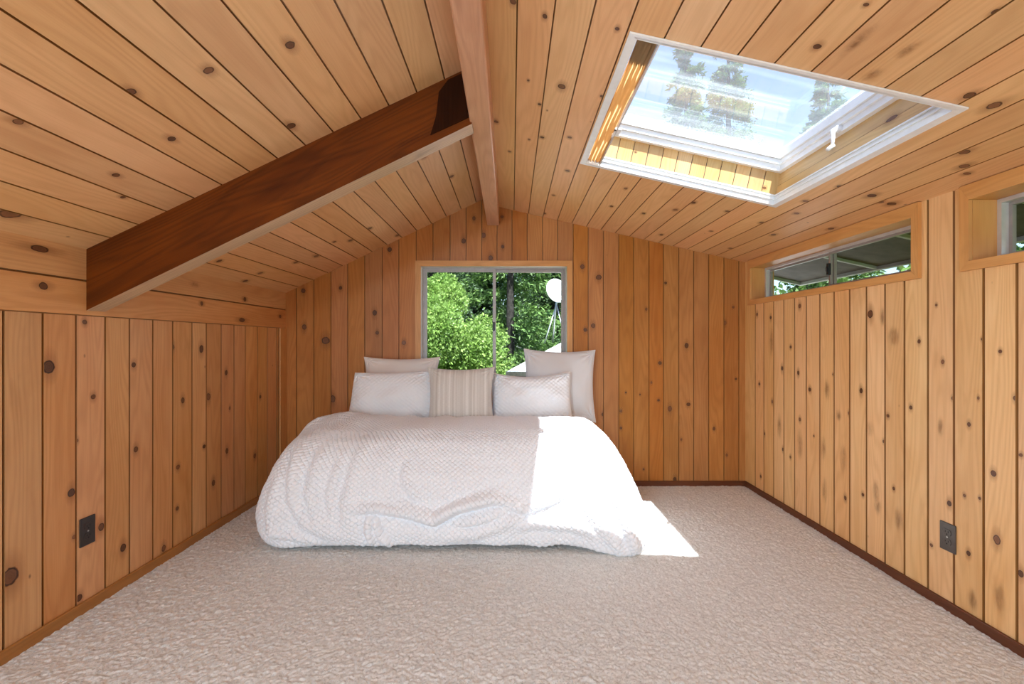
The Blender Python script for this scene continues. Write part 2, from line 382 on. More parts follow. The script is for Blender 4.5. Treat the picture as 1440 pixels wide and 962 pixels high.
KNOT_RW = [(2.853,1.330,0.0178,1.0,'k'),(2.291,1.245,0.0215,1.0,'k'),(2.945,1.072,0.0147,1.0,'k'),(3.349,1.309,0.0157,1.0,'k'),(3.172,1.275,0.0149,1.0,'k'),(3.038,0.929,0.0161,1.0,'k'),(2.867,0.910,0.0143,1.0,'k'),(2.606,0.831,0.0244,2.6,'s'),(2.351,0.852,0.0147,1.0,'k'),(2.556,0.922,0.0088,1.0,'k'),(2.512,0.700,0.0236,1.5,'s'),(2.436,0.723,0.0099,1.0,'k'),(2.295,0.666,0.0287,1.4,'s'),(2.851,0.619,0.0143,1.0,'k'),(2.719,0.543,0.0085,1.0,'k'),(2.636,0.490,0.0247,3.0,'s'),(2.948,0.359,0.0120,1.0,'k'),(3.030,0.390,0.0123,1.0,'k'),(2.462,0.260,0.0123,1.0,'k'),(2.339,0.319,0.0117,1.0,'k'),(3.155,0.691,0.0128,1.0,'k'),(2.150,1.130,0.0336,1.5,'s'),(1.906,1.020,0.0101,1.0,'k'),(2.058,0.807,0.0109,1.0,'k'),(2.183,0.749,0.0116,1.0,'k'),(2.208,0.621,0.0090,1.0,'k'),(1.915,0.744,0.0150,3.0,'s'),(1.796,0.777,0.0090,1.0,'k'),(1.814,0.491,0.0079,1.0,'k'),(1.755,0.500,0.0071,1.0,'k'),(1.877,0.437,0.0132,1.0,'k'),(1.705,0.610,0.0133,1.0,'k'),(1.693,0.367,0.0172,1.0,'k'),(1.681,1.068,0.0092,1.0,'k'),(1.744,1.114,0.0087,1.0,'k'),(2.120,0.275,0.0298,2.0,'s'),(2.246,0.296,0.0246,2.0,'s'),(2.150,0.411,0.0101,1.0,'k'),(1.957,0.229,0.0104,1.0,'k'),(1.613,0.281,0.0126,1.0,'k'),(1.798,0.268,0.0112,1.0,'k'),(1.782,0.092,0.0223,2.2,'s'),(1.683,0.156,0.0210,3.0,'s'),(2.016,1.106,0.0107,1.0,'k'),(1.934,1.260,0.0073,1.0,'k'),(2.851,0.463,0.0312,3.0,'s'),(2.478,0.469,0.0271,3.0,'s'),(2.255,0.367,0.0247,2.5,'s'),(2.212,1.228,0.0242,2.0,'s'),(3.318,0.799,0.0156,1.0,'k'),(3.252,0.450,0.0132,1.0,'k'),(3.299,0.131,0.0134,1.0,'k'),(3.163,1.110,0.0346,3.0,'s'),(2.756,0.816,0.0172,1.0,'k'),(2.624,0.247,0.0246,3.0,'s'),(3.071,0.534,0.0288,3.0,'s'),(1.862,0.873,0.0087,1.0,'k'),(1.631,0.901,0.0102,1.0,'k'),(1.613,0.702,0.0086,1.0,'k'),(1.760,0.886,0.0066,1.0,'k')]
KNOT_RC = [(0.101,1.399,0.0098,1.0,'k'),(0.320,1.383,0.0097,1.0,'k'),(0.191,1.746,0.0191,1.0,'k'),(0.063,1.756,0.0069,1.0,'k'),(0.116,1.909,0.0104,1.0,'k'),(0.271,2.139,0.0134,1.0,'k'),(0.146,2.201,0.0138,1.0,'k'),(0.309,2.532,0.0158,1.0,'k'),(0.272,2.978,0.0140,1.0,'k'),(-0.074,2.147,0.0134,1.0,'k'),(-0.013,2.449,0.0115,1.0,'k'),(0.085,2.255,0.0088,1.0,'k'),(0.004,1.368,0.0128,1.0,'k'),(0.345,1.751,0.0082,1.0,'k'),(0.243,3.418,0.0160,1.0,'k'),(0.870,1.118,0.0087,1.0,'k'),(0.859,1.280,0.0140,1.0,'k'),(0.936,1.232,0.0173,4.0,'s'),(1.128,1.062,0.0083,1.0,'k'),(1.065,1.223,0.0191,2.0,'s'),(1.341,1.334,0.0167,1.0,'k'),(1.432,1.351,0.0190,1.0,'k'),(1.060,1.339,0.0209,1.6,'s'),(1.588,1.598,0.0200,1.0,'k'),(1.669,1.679,0.0184,1.0,'k'),(1.721,1.721,0.0161,1.0,'k'),(1.463,2.031,0.0159,1.0,'k'),(1.620,2.049,0.0224,1.0,'k'),(1.738,2.083,0.0228,1.0,'k'),(1.694,2.089,0.0131,1.0,'k'),(1.451,2.250,0.0176,1.0,'k'),(1.511,2.417,0.0189,1.0,'k'),(1.763,2.516,0.0236,1.0,'k'),(1.609,2.801,0.0219,1.0,'k'),(1.229,2.597,0.0162,1.0,'k'),(1.454,2.651,0.0166,1.0,'k'),(1.561,3.254,0.0153,1.0,'k'),(0.989,2.753,0.0172,1.0,'k'),(1.030,2.584,0.0162,1.0,'k'),(0.850,2.939,0.0138,1.0,'k'),(0.643,2.941,0.0138,1.0,'k'),(1.083,3.299,0.0155,1.0,'k'),(0.649,2.598,0.0122,1.0,'k'),(1.307,2.988,0.0140,1.0,'k')]

# ------------------------------------------------------------------ room shell
XL, XR, YB, YR = -1.76, 1.804, 3.52, -2.4      # left, right, gable and rear planes
XRIDGE = -.145
zl = lambda x: 2.316 + .475 * x                # underside of the left slope
zr = lambda x: 2.1266 - .2245 * x              # underside of the right slope
ztop = lambda x: zl(x) if x < XRIDGE else zr(x)

def intervals(v0, v1, holes):
    out = [(v0, v1)]
    for a, b in holes:
        nxt = []
        for p, q in out:
            if b <= p or a >= q: nxt.append((p, q)); continue
            if a > p: nxt.append((p, a))
            if b < q: nxt.append((b, q))
        out = nxt
    return out

def planks(mb, O, U, V, N, edges, v0, v1, holes=(), g=.0035, d=.009, T=.11, knots=(), seed=1, lift=0., tone_of=None, backing=True):
    """boards running along V with open grooves; slots 0 wood, 1 tongue, 2 knot, 3 smear, 4 outer shell"""
    rng = random.Random(seed)
    O = Vector(O); U = Vector(U); V = Vector(V); N = Vector(N).normalized()
    P = lambda u, v, h=0.: O + U * u + V * v + N * (h + lift)
    vt = v1 if callable(v1) else (lambda u: v1)
    brk = sorted(set([h[0] for h in holes] + [h[1] for h in holes]))
    for u0, u1 in zip(edges, edges[1:]):
        tone = (rng.random(), rng.random(), rng.random())
        ou, ov = rng.random() * 40, rng.random() * 60
        if rng.random() < .5: ov = -ov
        cuts = [u0] + [b for b in brk if u0 + .004 < b < u1 - .004] + [u1]
        for a, b in zip(cuts, cuts[1:]):
            hs = [(h[2], h[3]) for h in holes if h[0] < (a + b) / 2 < h[1]]
            ga = g if a == u0 else 0; gb = g if b == u1 else 0
            tops = (vt(a), vt(b))
            for p, q in intervals(v0, max(tops), hs):
                last = q == max(tops)
                qa, qb = (tops if last else (q, q))
                def quad(pts, mi, tn=tone):
                    mb.face([P(*t) for t in pts], [(t[0] + ou, t[1] + ov) for t in pts], mi, tn)
                ca, cb = a + ga, b - gb
                quad([(ca, p, 0), (cb, p, 0), (cb, qb, 0), (ca, qa, 0)], 0)
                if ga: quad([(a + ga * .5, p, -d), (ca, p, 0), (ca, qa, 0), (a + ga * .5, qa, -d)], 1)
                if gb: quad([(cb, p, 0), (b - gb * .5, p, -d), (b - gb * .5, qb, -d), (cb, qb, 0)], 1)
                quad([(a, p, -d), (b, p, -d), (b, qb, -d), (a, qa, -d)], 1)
                if backing:
                    quad([(a, p, -T), (a, qa, -T), (b, qb, -T), (b, p, -T)], 4)
                    quad([(a, p, -d), (a, p, -T), (b, p, -T), (b, p, -d)], 4)
                    quad([(a, qa, -d), (b, qb, -d), (b, qb, -T), (a, qa, -T)], 4)
                    quad([(a, p, -d), (a, qa, -d), (a, qa, -T), (a, p, -T)], 4)
                    quad([(b, p, -d), (b, p, -T), (b, qb, -T), (b, qb, -d)], 4)
    for (ku, kv, r, el, kind) in knots:
        if kind == 'k': r *= .74
        pl = [(a, b) for a, b in zip(edges, edges[1:]) if a <= ku < b]
        if not pl: continue
        lo, hi = pl[0][0] + g, pl[0][1] - g
        ru, rv = (r * 2.0, r * 2.0 * 1.7 * el) if kind == 'k' else (r * 1.3, r * 1.3 * el)
        if kind == 'k': ru = r * 2.1; rv = r * 3.6 * max(1., el) * rng.uniform(.8, 1.35)
        if any(h[0] - ru < ku < h[1] + ru and h[2] - rv * .5 < kv < h[3] + rv * .5 for h in holes): continue
        pts = []; uvs = []
        for k in range(20):
            an = 2 * math.pi * k / 20
            uu = min(hi, max(lo, ku + ru * math.cos(an))); vv = kv + rv * math.sin(an)
            pts.append(P(uu, vv, .0007)); uvs.append(((uu - ku) / ru, (vv - kv) / rv))
        mb.face(pts, uvs, 2 if kind == 'k' else 3, (rng.random() ** 1.5, .5, .5))

def grow(h, e=.0126):
    return (h[0] - e, h[1] + e, h[2] - e, h[3] + e)

def fr(a, b, n):
    return [a + (b - a) * i / n for i in range(n + 1)]

WALLM = ['pine_wall', 'tongue_shade', 'knot', 'smear', 'shell_siding']
PALEM = ['pine_pale', 'tongue_shade', 'knot', 'smear', 'shell_siding']
CEILM = ['pine_ceiling', 'tongue_shade', 'knot', 'smear', 'shell_siding']
GABLM = ['pine_gable', 'tongue_shade', 'knot', 'smear', 'shell_siding']
GABLE_WIN = (-.704, .424, .80, 1.690)           # x0, x1, z0, z1 of the clear opening
SIDE_WIN = [(2.04, 3.42, 1.420, 1.660), (.402, 1.782, 1.420, 1.660), (-1.236, .144, 1.420, 1.660)]
ADDED_DOOR = (-1.60, .90, .06, 1.45)

# right wall
ew = [3.60, 3.375, 3.26, 3.137, 3.02, 2.905, 2.789, 2.667, 2.549, 2.431, 2.316, 2.201, 2.092, 1.974, 1.858, 1.741, 1.626]
while ew[-1] > YR: ew.append(ew[-1] - .116)
ew = sorted(ew); ew[0] = YR - .08
mb = MB()
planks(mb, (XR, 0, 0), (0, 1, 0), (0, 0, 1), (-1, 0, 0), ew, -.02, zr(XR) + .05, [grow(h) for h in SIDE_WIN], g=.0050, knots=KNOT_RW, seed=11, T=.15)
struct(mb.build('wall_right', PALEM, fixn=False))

# left wall: upright boards below, two long header boards above
el_ = [YR]
base = [1.575, 1.707, 1.8375, 1.969, 2.094, 2.230, 2.361, 2.503, 2.62, 2.754, 2.881, 3.004, 3.146, 3.274, 3.40, 3.60]
y = 1.575; pre = []
while y > YR + .13: y -= .131; pre.append(y)
el_ = [YR] + pre[::-1] + base
mb = MB()
planks(mb, (XL, 0, 0), (0, 1, 0), (0, 0, 1), (1, 0, 0), el_, -.02, 1.215, (), g=.0042, knots=KNOT_LW, seed=23, T=.15)
planks(mb, (XL, 0, 0), (0, 0, 1), (0, 1, 0), (1, 0, 0), [1.210, 1.354, zl(XL) + .05], YR, YB, (), g=.004, T=.15, lift=.010,
       knots=[(z, yy, r, e, k) for (yy, z, r, e, k) in KNOT_LH], seed=29)
struct(mb.build('wall_left', WALLM, fixn=False))

# gable wall with the window
px = [417, 441.4, 465.4, 489, 513, 537.6, 561, 585.4, 609, 633, 655.5, 677.5, 699, 720, 741.5, 763, 784, 806, 827, 848.5, 870, 891, 912.5, 933, 954.5, 975.5, 996.5, 1018, 1039]
eb = [XL - .15] + [(p - 720) / 640 * 3.52 for p in px] + [XR + .15]
mb = MB()
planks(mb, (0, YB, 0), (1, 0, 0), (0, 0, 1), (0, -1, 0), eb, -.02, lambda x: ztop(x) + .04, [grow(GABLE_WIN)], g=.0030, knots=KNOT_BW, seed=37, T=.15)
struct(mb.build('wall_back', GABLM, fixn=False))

# wall behind the photographer, with a glazed opening added to let light in
mb = MB()
planks(mb, (0, YR, 0), (1, 0, 0), (0, 0, 1), (0, 1, 0), fr(XL - .15, XR + .15, 32), -.02, lambda x: ztop(x) + .04, [grow(ADDED_DOOR)], g=.003, seed=41, T=.15)
struct(mb.build('wall_rear', WALLM, fixn=False))

# ceiling: two plank slopes
HOLE = (.375, 1.370, 1.392, 2.378)
e_l = [XRIDGE] + [-.277 - .1145 * k for k in range(13)] + [XL - .02]
e_l = sorted(e_l)
e_r = [XRIDGE] + [.016 + .1115 * k for k in range(16)] + [XR + .02]
KL = [(u, v, min(r, .019) if v > 2.2 else r, e, k) for (u, v, r, e, k) in KNOT_LC]
KR = [(u, v, min(r, .017) if v > 2.2 else r, e, k) for (u, v, r, e, k) in KNOT_RC]
mb = MB()
planks(mb, (0, 0, 2.316), (1, 0, .475), (0, 1, 0), (.475, 0, -1), e_l, YR - .1, YB + .02, (), g=.0028, knots=KL, seed=53, T=.03)
planks(mb, (0, 0, 2.1266), (1, 0, -.2245), (0, 1, 0), (-.2245, 0, -1), e_r, YR - .1, YB + .02, [HOLE], g=.0025, knots=KR, seed=59, T=.03)
struct(mb.build('ceiling', CEILM, fixn=False))

# outer roof (overhanging eaves seen through the right windows)
RN = Vector((.2245, 0, 1)).normalized(); LN = Vector((-.475, 0, 1)).normalized()
RP = lambda x, y, h: Vector((x, y, zr(x))) + RN * h
LP = lambda x, y, h: Vector((x, y, zl(x))) + LN * h
roof = struct(empty('roof', (0, 0, 0)))
XE, YE0, YE1 = 2.44, YR - .45, 3.86
def slab(mb, F, x0, x1, y0, y1, h0, h1, mi=0):
    lo = [F(x0, y0, h0), F(x1, y0, h0), F(x1, y1, h0), F(x0, y1, h0)]; hi = [F(x0, y0, h1), F(x1, y0, h1), F(x1, y1, h1), F(x0, y1, h1)]
    mb.face(lo, None, mi); mb.face(hi[::-1], None, mi)
    for i in range(4):
        j = (i + 1) % 4; mb.face([lo[i], hi[i], hi[j], lo[j]], None, mi)
mb = MB(); h0, h1 = .034, .14
hx0, hx1, hy0, hy1 = HOLE
for (a, b, c, d) in [(XRIDGE - .02, hx0, YE0, YE1), (hx1, XE, YE0, YE1), (hx0, hx1, YE0, hy0), (hx0, hx1, hy1, YE1)]:
    slab(mb, RP, a, b, c, d, h0, h1)
slab(mb, LP, XL - .5, XRIDGE + .02, YE0, YE1, h0, h1)
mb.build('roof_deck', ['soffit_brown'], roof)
mb = MB()
slab(mb, RP, XE, XE + .02, YE0, YE1 + .02, .010, .15)
slab(mb, RP, XRIDGE, XE, YE1, YE1 + .02, .010, .15); slab(mb, LP, XL - .5, XRIDGE, YE1, YE1 + .02, .010, .15)
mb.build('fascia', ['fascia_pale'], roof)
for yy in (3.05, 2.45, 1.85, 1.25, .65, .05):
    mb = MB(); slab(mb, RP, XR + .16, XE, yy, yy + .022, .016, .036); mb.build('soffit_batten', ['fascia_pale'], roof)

# exposed beams
tn = (.3, .6, .4)
mb = MB()
def skewbox(mb, c0, c1, mi_bot, mi, tone):
    """c0 / c1: loops of four corners at the two ends (bl, br, tr, tl)"""
    L = (Vector(c1[0]) - Vector(c0[0])).length
    ws = [0, .1, .35, .45, .8]
    for i in range(4):
        j = (i + 1) % 4
        mb.face([c0[i], c0[j], c1[j], c1[i]], [(ws[i] + .03 * i, 0), (ws[i + 1] + .03 * i, 0), (ws[i + 1] + .03 * i, L), (ws[i] + .03 * i, L)], mi_bot if i == 0 else mi, tone)
    mb.face(c0[::-1], None, mi, tone); mb.face(c1, None, mi, tone)
ya, yb_ = YR, YB
xa = lambda y: -.192 + (.166 - .192) * -1 * (3.52 - y) / 2.32 * 1.0       # left lower edge, slightly skew
wl = lambda y: -.192 + .026 * (3.52 - y) / 2.32
wr = lambda y: -.099 + .020 * (3.52 - y) / 2.32
zb = 2.006
c0 = [(wl(ya), ya, zb), (wr(ya), ya, zb), (wr(ya), ya, 2.30), (wl(ya), ya, 2.30)]
c1 = [(wl(yb_), yb_, zb), (wr(yb_), yb_, zb), (wr(yb_), yb_, 2.30), (wl(yb_), yb_, 2.30)]
skewbox(mb, c0, c1, 0, 0, tn)
rb = mb.build('ridge_beam', ['ridge_wood'], bevel=.006)
tag(rb, 'reddish brown ridge beam running along the peak of the ceiling', 'beam')
mb = MB()
y0, y1 = 1.871, 1.957
xl, xr = XL + .008, -.165
c0 = [(xl, y0, 1.2315), (xl, y1, 1.2315), (xl, y1, zl(xl) + .012), (xl, y0, zl(xl) + .012)]
c1 = [(xr, y0, 2.000), (xr, y1, 2.000), (xr, y1, zl(xr) + .012), (xr, y0, zl(xr) + .012)]
L = 1.8
A = [Vector(p) for p in c0]; B = [Vector(p) for p in c1]
def strip(i, j, w, mi, o):
    mb.face([A[i], A[j], B[j], B[i]], [(o, 0), (o + w, 0), (o + w, L), (o, L)], mi, (.5, .4, .5))
strip(3, 0, .25, 0, .2); strip(1, 2, .25, 0, 1.3); strip(2, 3, .086, 0, 2.)
# the underside: bare strip whose ragged edge meets the stain at the front arris
strip(0, 1, .086, 1, 3.1)
mb.face(A[::-1], None, 0); mb.face(B, None, 0)
rf = mb.build('rafter_beam', ['stained_beam', 'raw_edge'])
tag(rf, 'dark stained rafter beam slanting down from the ridge to the left wall', 'beam')
# thin overlay for the dark wood stain where the rafter meets the ridge
mb = MB()
mb.prism([(-.335, y0 - .004, 1.952), (-.165, y0 - .004, 2.03), (-.165, y0 - .004, 2.225), (-.262, y0 - .004, 2.18), (-.30, y0 - .004, 2.13), (-.312, y0 - .004, 2.03)], (0, .0035, 0))
pt = mb.build('stain_patch', ['stain_dark'], rf)

# floor: carpet slab with displaced pile where the photograph shows it close
xs = np.arange(XL - .02, XR + .02, .0033); ys = .80 + np.cumsum(np.interp(np.linspace(0, 1, 640), [0, .2, .5, 1], [.0060, .0032, .0042, .0053])); ys = ys[ys < YB + .02]
Yg, Xg = np.meshgrid(ys, xs)
rx = Xg * .8 + Yg * .6; ry = Yg * .8 - Xg * .6
wob = vnoise(Xg / .03, Yg / .03, 2) * .008
l1 = np.abs(vnoise((rx + wob) / .017, ry / .017, 4)) ** .8; l2 = np.abs(vnoise(Xg / .030 + 5, (Yg + wob) / .030, 5)) ** .8
h = 1.15 * l1 + .7 * l2 + .55 * vnoise(Xg / .0068, Yg / .0068, 3) + .3 * vnoise((Xg - Yg) / .0105, (Xg + Yg) / .0105, 13) + .35 * vnoise(rx / .15, ry / .15, 6)
P = np.stack([Xg, Yg, -.0078 + .0034 * h], -1)
grid = grid_mesh('floor', P, 'carpet')
mbf = MB(); mbf.box((XL - .1, YR - .1, -.2), (XR + .1, .81, -.006)); mbf.box((XL - .1, .80, -.2), (XR + .1, YB + .1, -.022))
fb = mbf.build('floor', ['carpet'])
# join into a single floor object
import bmesh
bm = bmesh.new(); bm.from_mesh(grid.data); bm.from_mesh(fb.data); bm.to_mesh(grid.data); bm.free()
bpy.data.objects.remove(fb); struct(grid); grid.name = 'floor'
sm = np.ones(len(grid.data.polygons), dtype=bool); sm[-12:] = False; grid.data.polygons.foreach_set('use_smooth', sm)

# baseboards
def strip_box(name, lo, hi, mat):
    m = MB(); m.box(lo, hi, tone=(.5, .5, .5)); return struct(m.build(name, [mat], bevel=.004))
strip_box('baseboard_left', (XL + .0005, YR, -.01), (XL + .014, YB, .040), 'base_oak')
strip_box('baseboard_right', (XR - .013, YR, -.01), (XR - .0005, YB - .013, .036), 'base_dark')
strip_box('baseboard_back', (XL + .014, YB - .013, -.01), (XR, YB - .0005, .034), 'base_dark')
strip_box('trim_1', (XL + .010, YB - .10, 0.04), (XL + .020, YB - .002, 1.212), 'pine_trim')

# ------------------------------------------------------------------ windows
def build_window(name, O, U, N, op, casing_w, recess, frame_mat, sash_mat, jamb_mat, case=(1, 1, 1, 1), fw=.018, sw=.018, latch_h=.5):
    """op = (u0, u1, v0, v1): clear opening. Two sliding sashes in an aluminium frame."""
    O = Vector(O); U = Vector(U); N = Vector(N); Zv = Vector((0, 0, 1))
    M = Matrix(((U.x, N.x, 0, O.x), (U.y, N.y, 0, O.y), (U.z, N.z, 1, O.z), (0, 0, 0, 1)))   # local (u, into room, v)
    u0, u1, v0, v1 = op
    root = struct(empty(name, (0, 0, 0)))
    w = casing_w; t0, t1 = .0008, .017
    mb = MB()
    def mitre(poly, tone, along_u):
        lo = [M @ Vector((a, t0, b)) for a, b in poly]; hi = [M @ Vector((a, t1, b)) for a, b in poly]
        off = tone * 13
        uv = [((b if along_u else a) + off, (a if along_u else b) + off * 2) for a, b in poly]
        mb.face(hi, uv, 0, (tone, .5, .5)); mb.face(lo[::-1], uv[::-1], 0, (tone, .5, .5))
        for i in range(4):
            j = (i + 1) % 4; mb.face([lo[i], lo[j], hi[j], hi[i]], [uv[i], uv[j], uv[j], uv[i]], 0, (tone, .5, .5))
    e = .0006
    a0, a1, b0, b1 = u0 - w * case[0], u1 + w * case[1], v0 - w * case[2], v1 + w * case[3]
    mitre([(a0, b0), (u0 - e, v0), (u0 - e, v1), (a0, b1)], .35, False)
    mitre([(u1 + e, v0), (a1, b0), (a1, b1), (u1 + e, v1)], .55, False)
    mitre([(a0 + e, b0), (a1 - e, b0), (u1, v0), (u0, v0)], .62, True)
    mitre([(u0, v1), (u1, v1), (a1 - e, b1), (a0 + e, b1)], .45, True)
    mb.build('casing', ['pine_trim'], root, bevel=.002, weld=False)
    mb = MB(); D = -recess - .07; k = .012
    mb.box((u0 - k, D, v0 - k), (u0, -.0005, v1 + k), M=M, grain=2); mb.box((u1, D, v0 - k), (u1 + k, -.0005, v1 + k), M=M, grain=2)
    mb.box((u0, D, v0 - k), (u1, -.0005, v0), M=M, grain=0); mb.box((u0, D, v1), (u1, -.0005, v1 + k), M=M, grain=0)
    mb.build('jamb', [jamb_mat], root)
    d0, d1 = -recess - .05, -recess
    def ring(m, a, b, c, d, wd, y0, y1):
        m.box((a, y0, c), (a + wd, y1, d), M=M); m.box((b - wd, y0, c), (b, y1, d), M=M)
        m.box((a + wd, y0, c), (b - wd, y1, c + wd), M=M); m.box((a + wd, y0, d - wd), (b - wd, y1, d), M=M)
    mb = MB(); ring(mb, u0 + .0005, u1 - .0005, v0 + .0005, v1 - .0005, fw, d0, d1); mb.build('window_frame', [frame_mat], root, bevel=.002, weld=False)
    um = (u0 + u1) / 2
    for s, (a, b, y0, y1) in enumerate(((u0 + fw, um + sw * .6, d1 - .022, d1 - .006), (um - sw * .6, u1 - fw, d0 + .006, d0 + .022))):
        mb = MB(); ring(mb, a, b, v0 + fw, v1 - fw, sw, y0, y1)
        sa = mb.build('sash', [sash_mat], root, bevel=.0015, weld=False)
        mb = MB(); ym = (y0 + y1) / 2; mb.box((a + sw - .004, ym - .002, v0 + fw + sw - .004), (b - sw + .004, ym + .002, v1 - fw - sw + .004), M=M)
        mb.build('glass_pane', ['window_glass'], sa)
    mb = MB(); vm = v0 + (v1 - v0) * latch_h; lh = min(.035, (v1 - v0) * .16)
    mb.box((um - .013, d1 - .006, vm - lh), (um + .006, d1 + .010, vm + lh), M=M); mb.box((um - .007, d1 + .010, vm - lh * .4), (um + .001, d1 + .018, vm + lh * .4), M=M)
    mb.build('latch', ['latch_black'], root, bevel=.002)
    return root
build_window('window_1', (0, YB, 0), (1, 0, 0), (0, -1, 0), GABLE_WIN, .042, .060, 'window_alu', 'window_alu', 'jamb_white', fw=.012, sw=.022, latch_h=.48)
for i, op in enumerate(SIDE_WIN):
    build_window('window_%d' % (i + 2), (XR, 0, 0), (0, 1, 0), (-1, 0, 0), op, .036, .095, 'window_pale', 'window_alu', 'pine_trim', case=(1, 1, 1, 1.68), fw=.016, sw=.013)
# unseen glazed door, added to bring light in from behind
build_window('added_door', (0, YR, 0), (1, 0, 0), (0, 1, 0), ADDED_DOOR, .05, .06, 'window_alu', 'window_alu', 'pine_trim', fw=.03, sw=.03)

# ------------------------------------------------------------------ skylight
sky = empty('skylight', (.87, 1.885, zr(.87)))
tag(sky, 'white framed opening skylight with crank handle in the sloped pine ceiling', 'skylight')
def rbox(mb, x0, x1, y0, y1, h0, h1, **kw):
    c = []
    for h in (h0, h1):
        for yy in (y0, y1):
            for x in (x0, x1): c.append(RP(x, yy, h))
    for q in [(0, 2, 3, 1), (4, 5, 7, 6), (0, 1, 5, 4), (2, 6, 7, 3), (0, 4, 6, 2), (1, 3, 7, 5)]:
        mb.face([c[i] for i in q], None, kw.get('mi', 0), (.5, .5, .5))
def rring(mb, x0, x1, y0, y1, w, h0, h1):
    rbox(mb, x0, x0 + w, y0, y1, h0, h1); rbox(mb, x1 - w, x1, y0, y1, h0, h1)
    rbox(mb, x0 + w, x1 - w, y0, y0 + w, h0, h1); rbox(mb, x0 + w, x1 - w, y1 - w, y1, h0, h1)
x0, x1, y0, y1 = HOLE
# shade rails: flange on the ceiling and a grooved channel standing inside the opening
mb = MB()
rring(mb, x0 - .017, x1 + .017, y0 - .011, y1 + .013, .018, -.006, -.0006)
rring(mb, x0 + .001, x1 - .001, y0 + .001, y1 - .001, .010, -.006, .046)
rring(mb, x0 + .011, x1 - .011, y0 + .011, y1 - .011, .005, .020, .027)
rring(mb, x0 + .011, x1 - .011, y0 + .011, y1 - .011, .006, .040, .046)
under(mb.build('shade_rail', ['white_alu'], weld=False), sky)
# shaft lining of pine boards
mb = MB(); T = .166
rngs = random.Random(5)
ex = fr(x0 + .004, x1 - .004, 13)
def liner(p00, p10, p11, p01, w, h, along_h, tone):
    o = rngs.random() * 30
    uv = [(o, o), (o + w, o), (o + w, o + h), (o, o + h)] if along_h else [(o, o), (o, o + w), (o + h, o + w), (o + h, o)]
    mb.face([p00, p10, p11, p01], uv, 0, tone)
for (yy, sgn) in ((y1 - .004, 1), (y0 + .004, -1)):
    for a, b in zip(ex, ex[1:]):
        tone = (rngs.random(), rngs.random(), rngs.random())
        liner(RP(a + .0018, yy, .030), RP(b - .0018, yy, .030), RP(b - .0018, yy, T), RP(a + .0018, yy, T), b - a, T, True, tone)
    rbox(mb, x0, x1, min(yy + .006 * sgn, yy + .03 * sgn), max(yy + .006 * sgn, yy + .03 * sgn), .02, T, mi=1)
for xx, sgn in ((x1 - .006, 1), (x0 + .006, -1)):
    for ha, hb in ((.030, .098), (.0995, T)):
        tone = (rngs.random() * .4 + .5, rngs.random(), rngs.random())
        liner(RP(xx, y0 + .004, ha), RP(xx, y1 - .004, ha), RP(xx - .0, y1 - .004, hb), RP(xx - .0, y0 + .004, hb), 1.0, hb - ha, False, tone)
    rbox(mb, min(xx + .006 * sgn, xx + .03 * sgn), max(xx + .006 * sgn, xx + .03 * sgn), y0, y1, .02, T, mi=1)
for (kx, kh, r) in ((1.30, .075, .009), (.62, .11, .006)):
    pts = []; uvs = []
    for k in range(16):
        an = 2 * math.pi * k / 16; pts.append(RP(kx + r * 2.1 * math.cos(an), y1 - .0048, kh + r * 3.6 * math.sin(an) * .6)); uvs.append((math.cos(an), math.sin(an)))
    mb.face(pts, uvs, 2)
pts = []; uvs = []
for k in range(16):
    an = 2 * math.pi * k / 16; pts.append(RP(x1 - .0068, 1.66 + .055 * math.cos(an), .10 + .028 * math.sin(an))); uvs.append((math.cos(an), math.sin(an)))
mb.face(pts, uvs, 2)
under(mb.build('shaft_lining', ['pine_shaft', 'tongue_shade', 'knot'], fixn=False), sky)
# fixed frame and opening sash
mb = MB()
XS = x0 - .115
rring(mb, XS, x1 + .06, y0 - .06, y1 + .06, .085, T, T + .03)
rring(mb, XS, x1 + .06, y0 - .06, y1 + .06, .095, T + .03, T + .055)
under(mb.build('fixed_frame', ['white_pvc'], bevel=.003, weld=False), sky)
mb = MB()
rring(mb, XS, x1 + .06, y0 - .06, y1 + .06, .104, T + .056, T + .098)
under(mb.build('sash', ['white_pvc'], bevel=.004, weld=False), sky)
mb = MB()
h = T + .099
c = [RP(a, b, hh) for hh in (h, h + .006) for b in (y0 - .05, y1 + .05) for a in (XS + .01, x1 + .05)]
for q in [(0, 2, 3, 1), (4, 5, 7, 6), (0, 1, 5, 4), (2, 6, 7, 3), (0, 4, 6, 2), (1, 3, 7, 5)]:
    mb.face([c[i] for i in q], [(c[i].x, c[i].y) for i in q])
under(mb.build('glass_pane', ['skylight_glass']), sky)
mb = MB()
b0 = RP(x1 - .032, 1.93, T + .01)
mb.box((b0.x - .012, b0.y - .022, b0.z - .012), (b0.x + .014, b0.y + .022, b0.z + .014))
mb.tube([b0 + V3(-.006, 0, -.004), b0 + V3(-.022, -.012, -.006), b0 + V3(-.030, -.022, -.014), b0 + V3(-.034, -.026, -.05), b0 + V3(-.038, -.028, -.078)], [.010, .010, .009, .007, .007], 12)
mb.tube([b0 + V3(-.034, -.028, -.074), b0 + V3(-.060, -.030, -.092)], [.009, .008], 12)
under(mb.build('crank_handle', ['white_pvc'], smooth=True), sky)
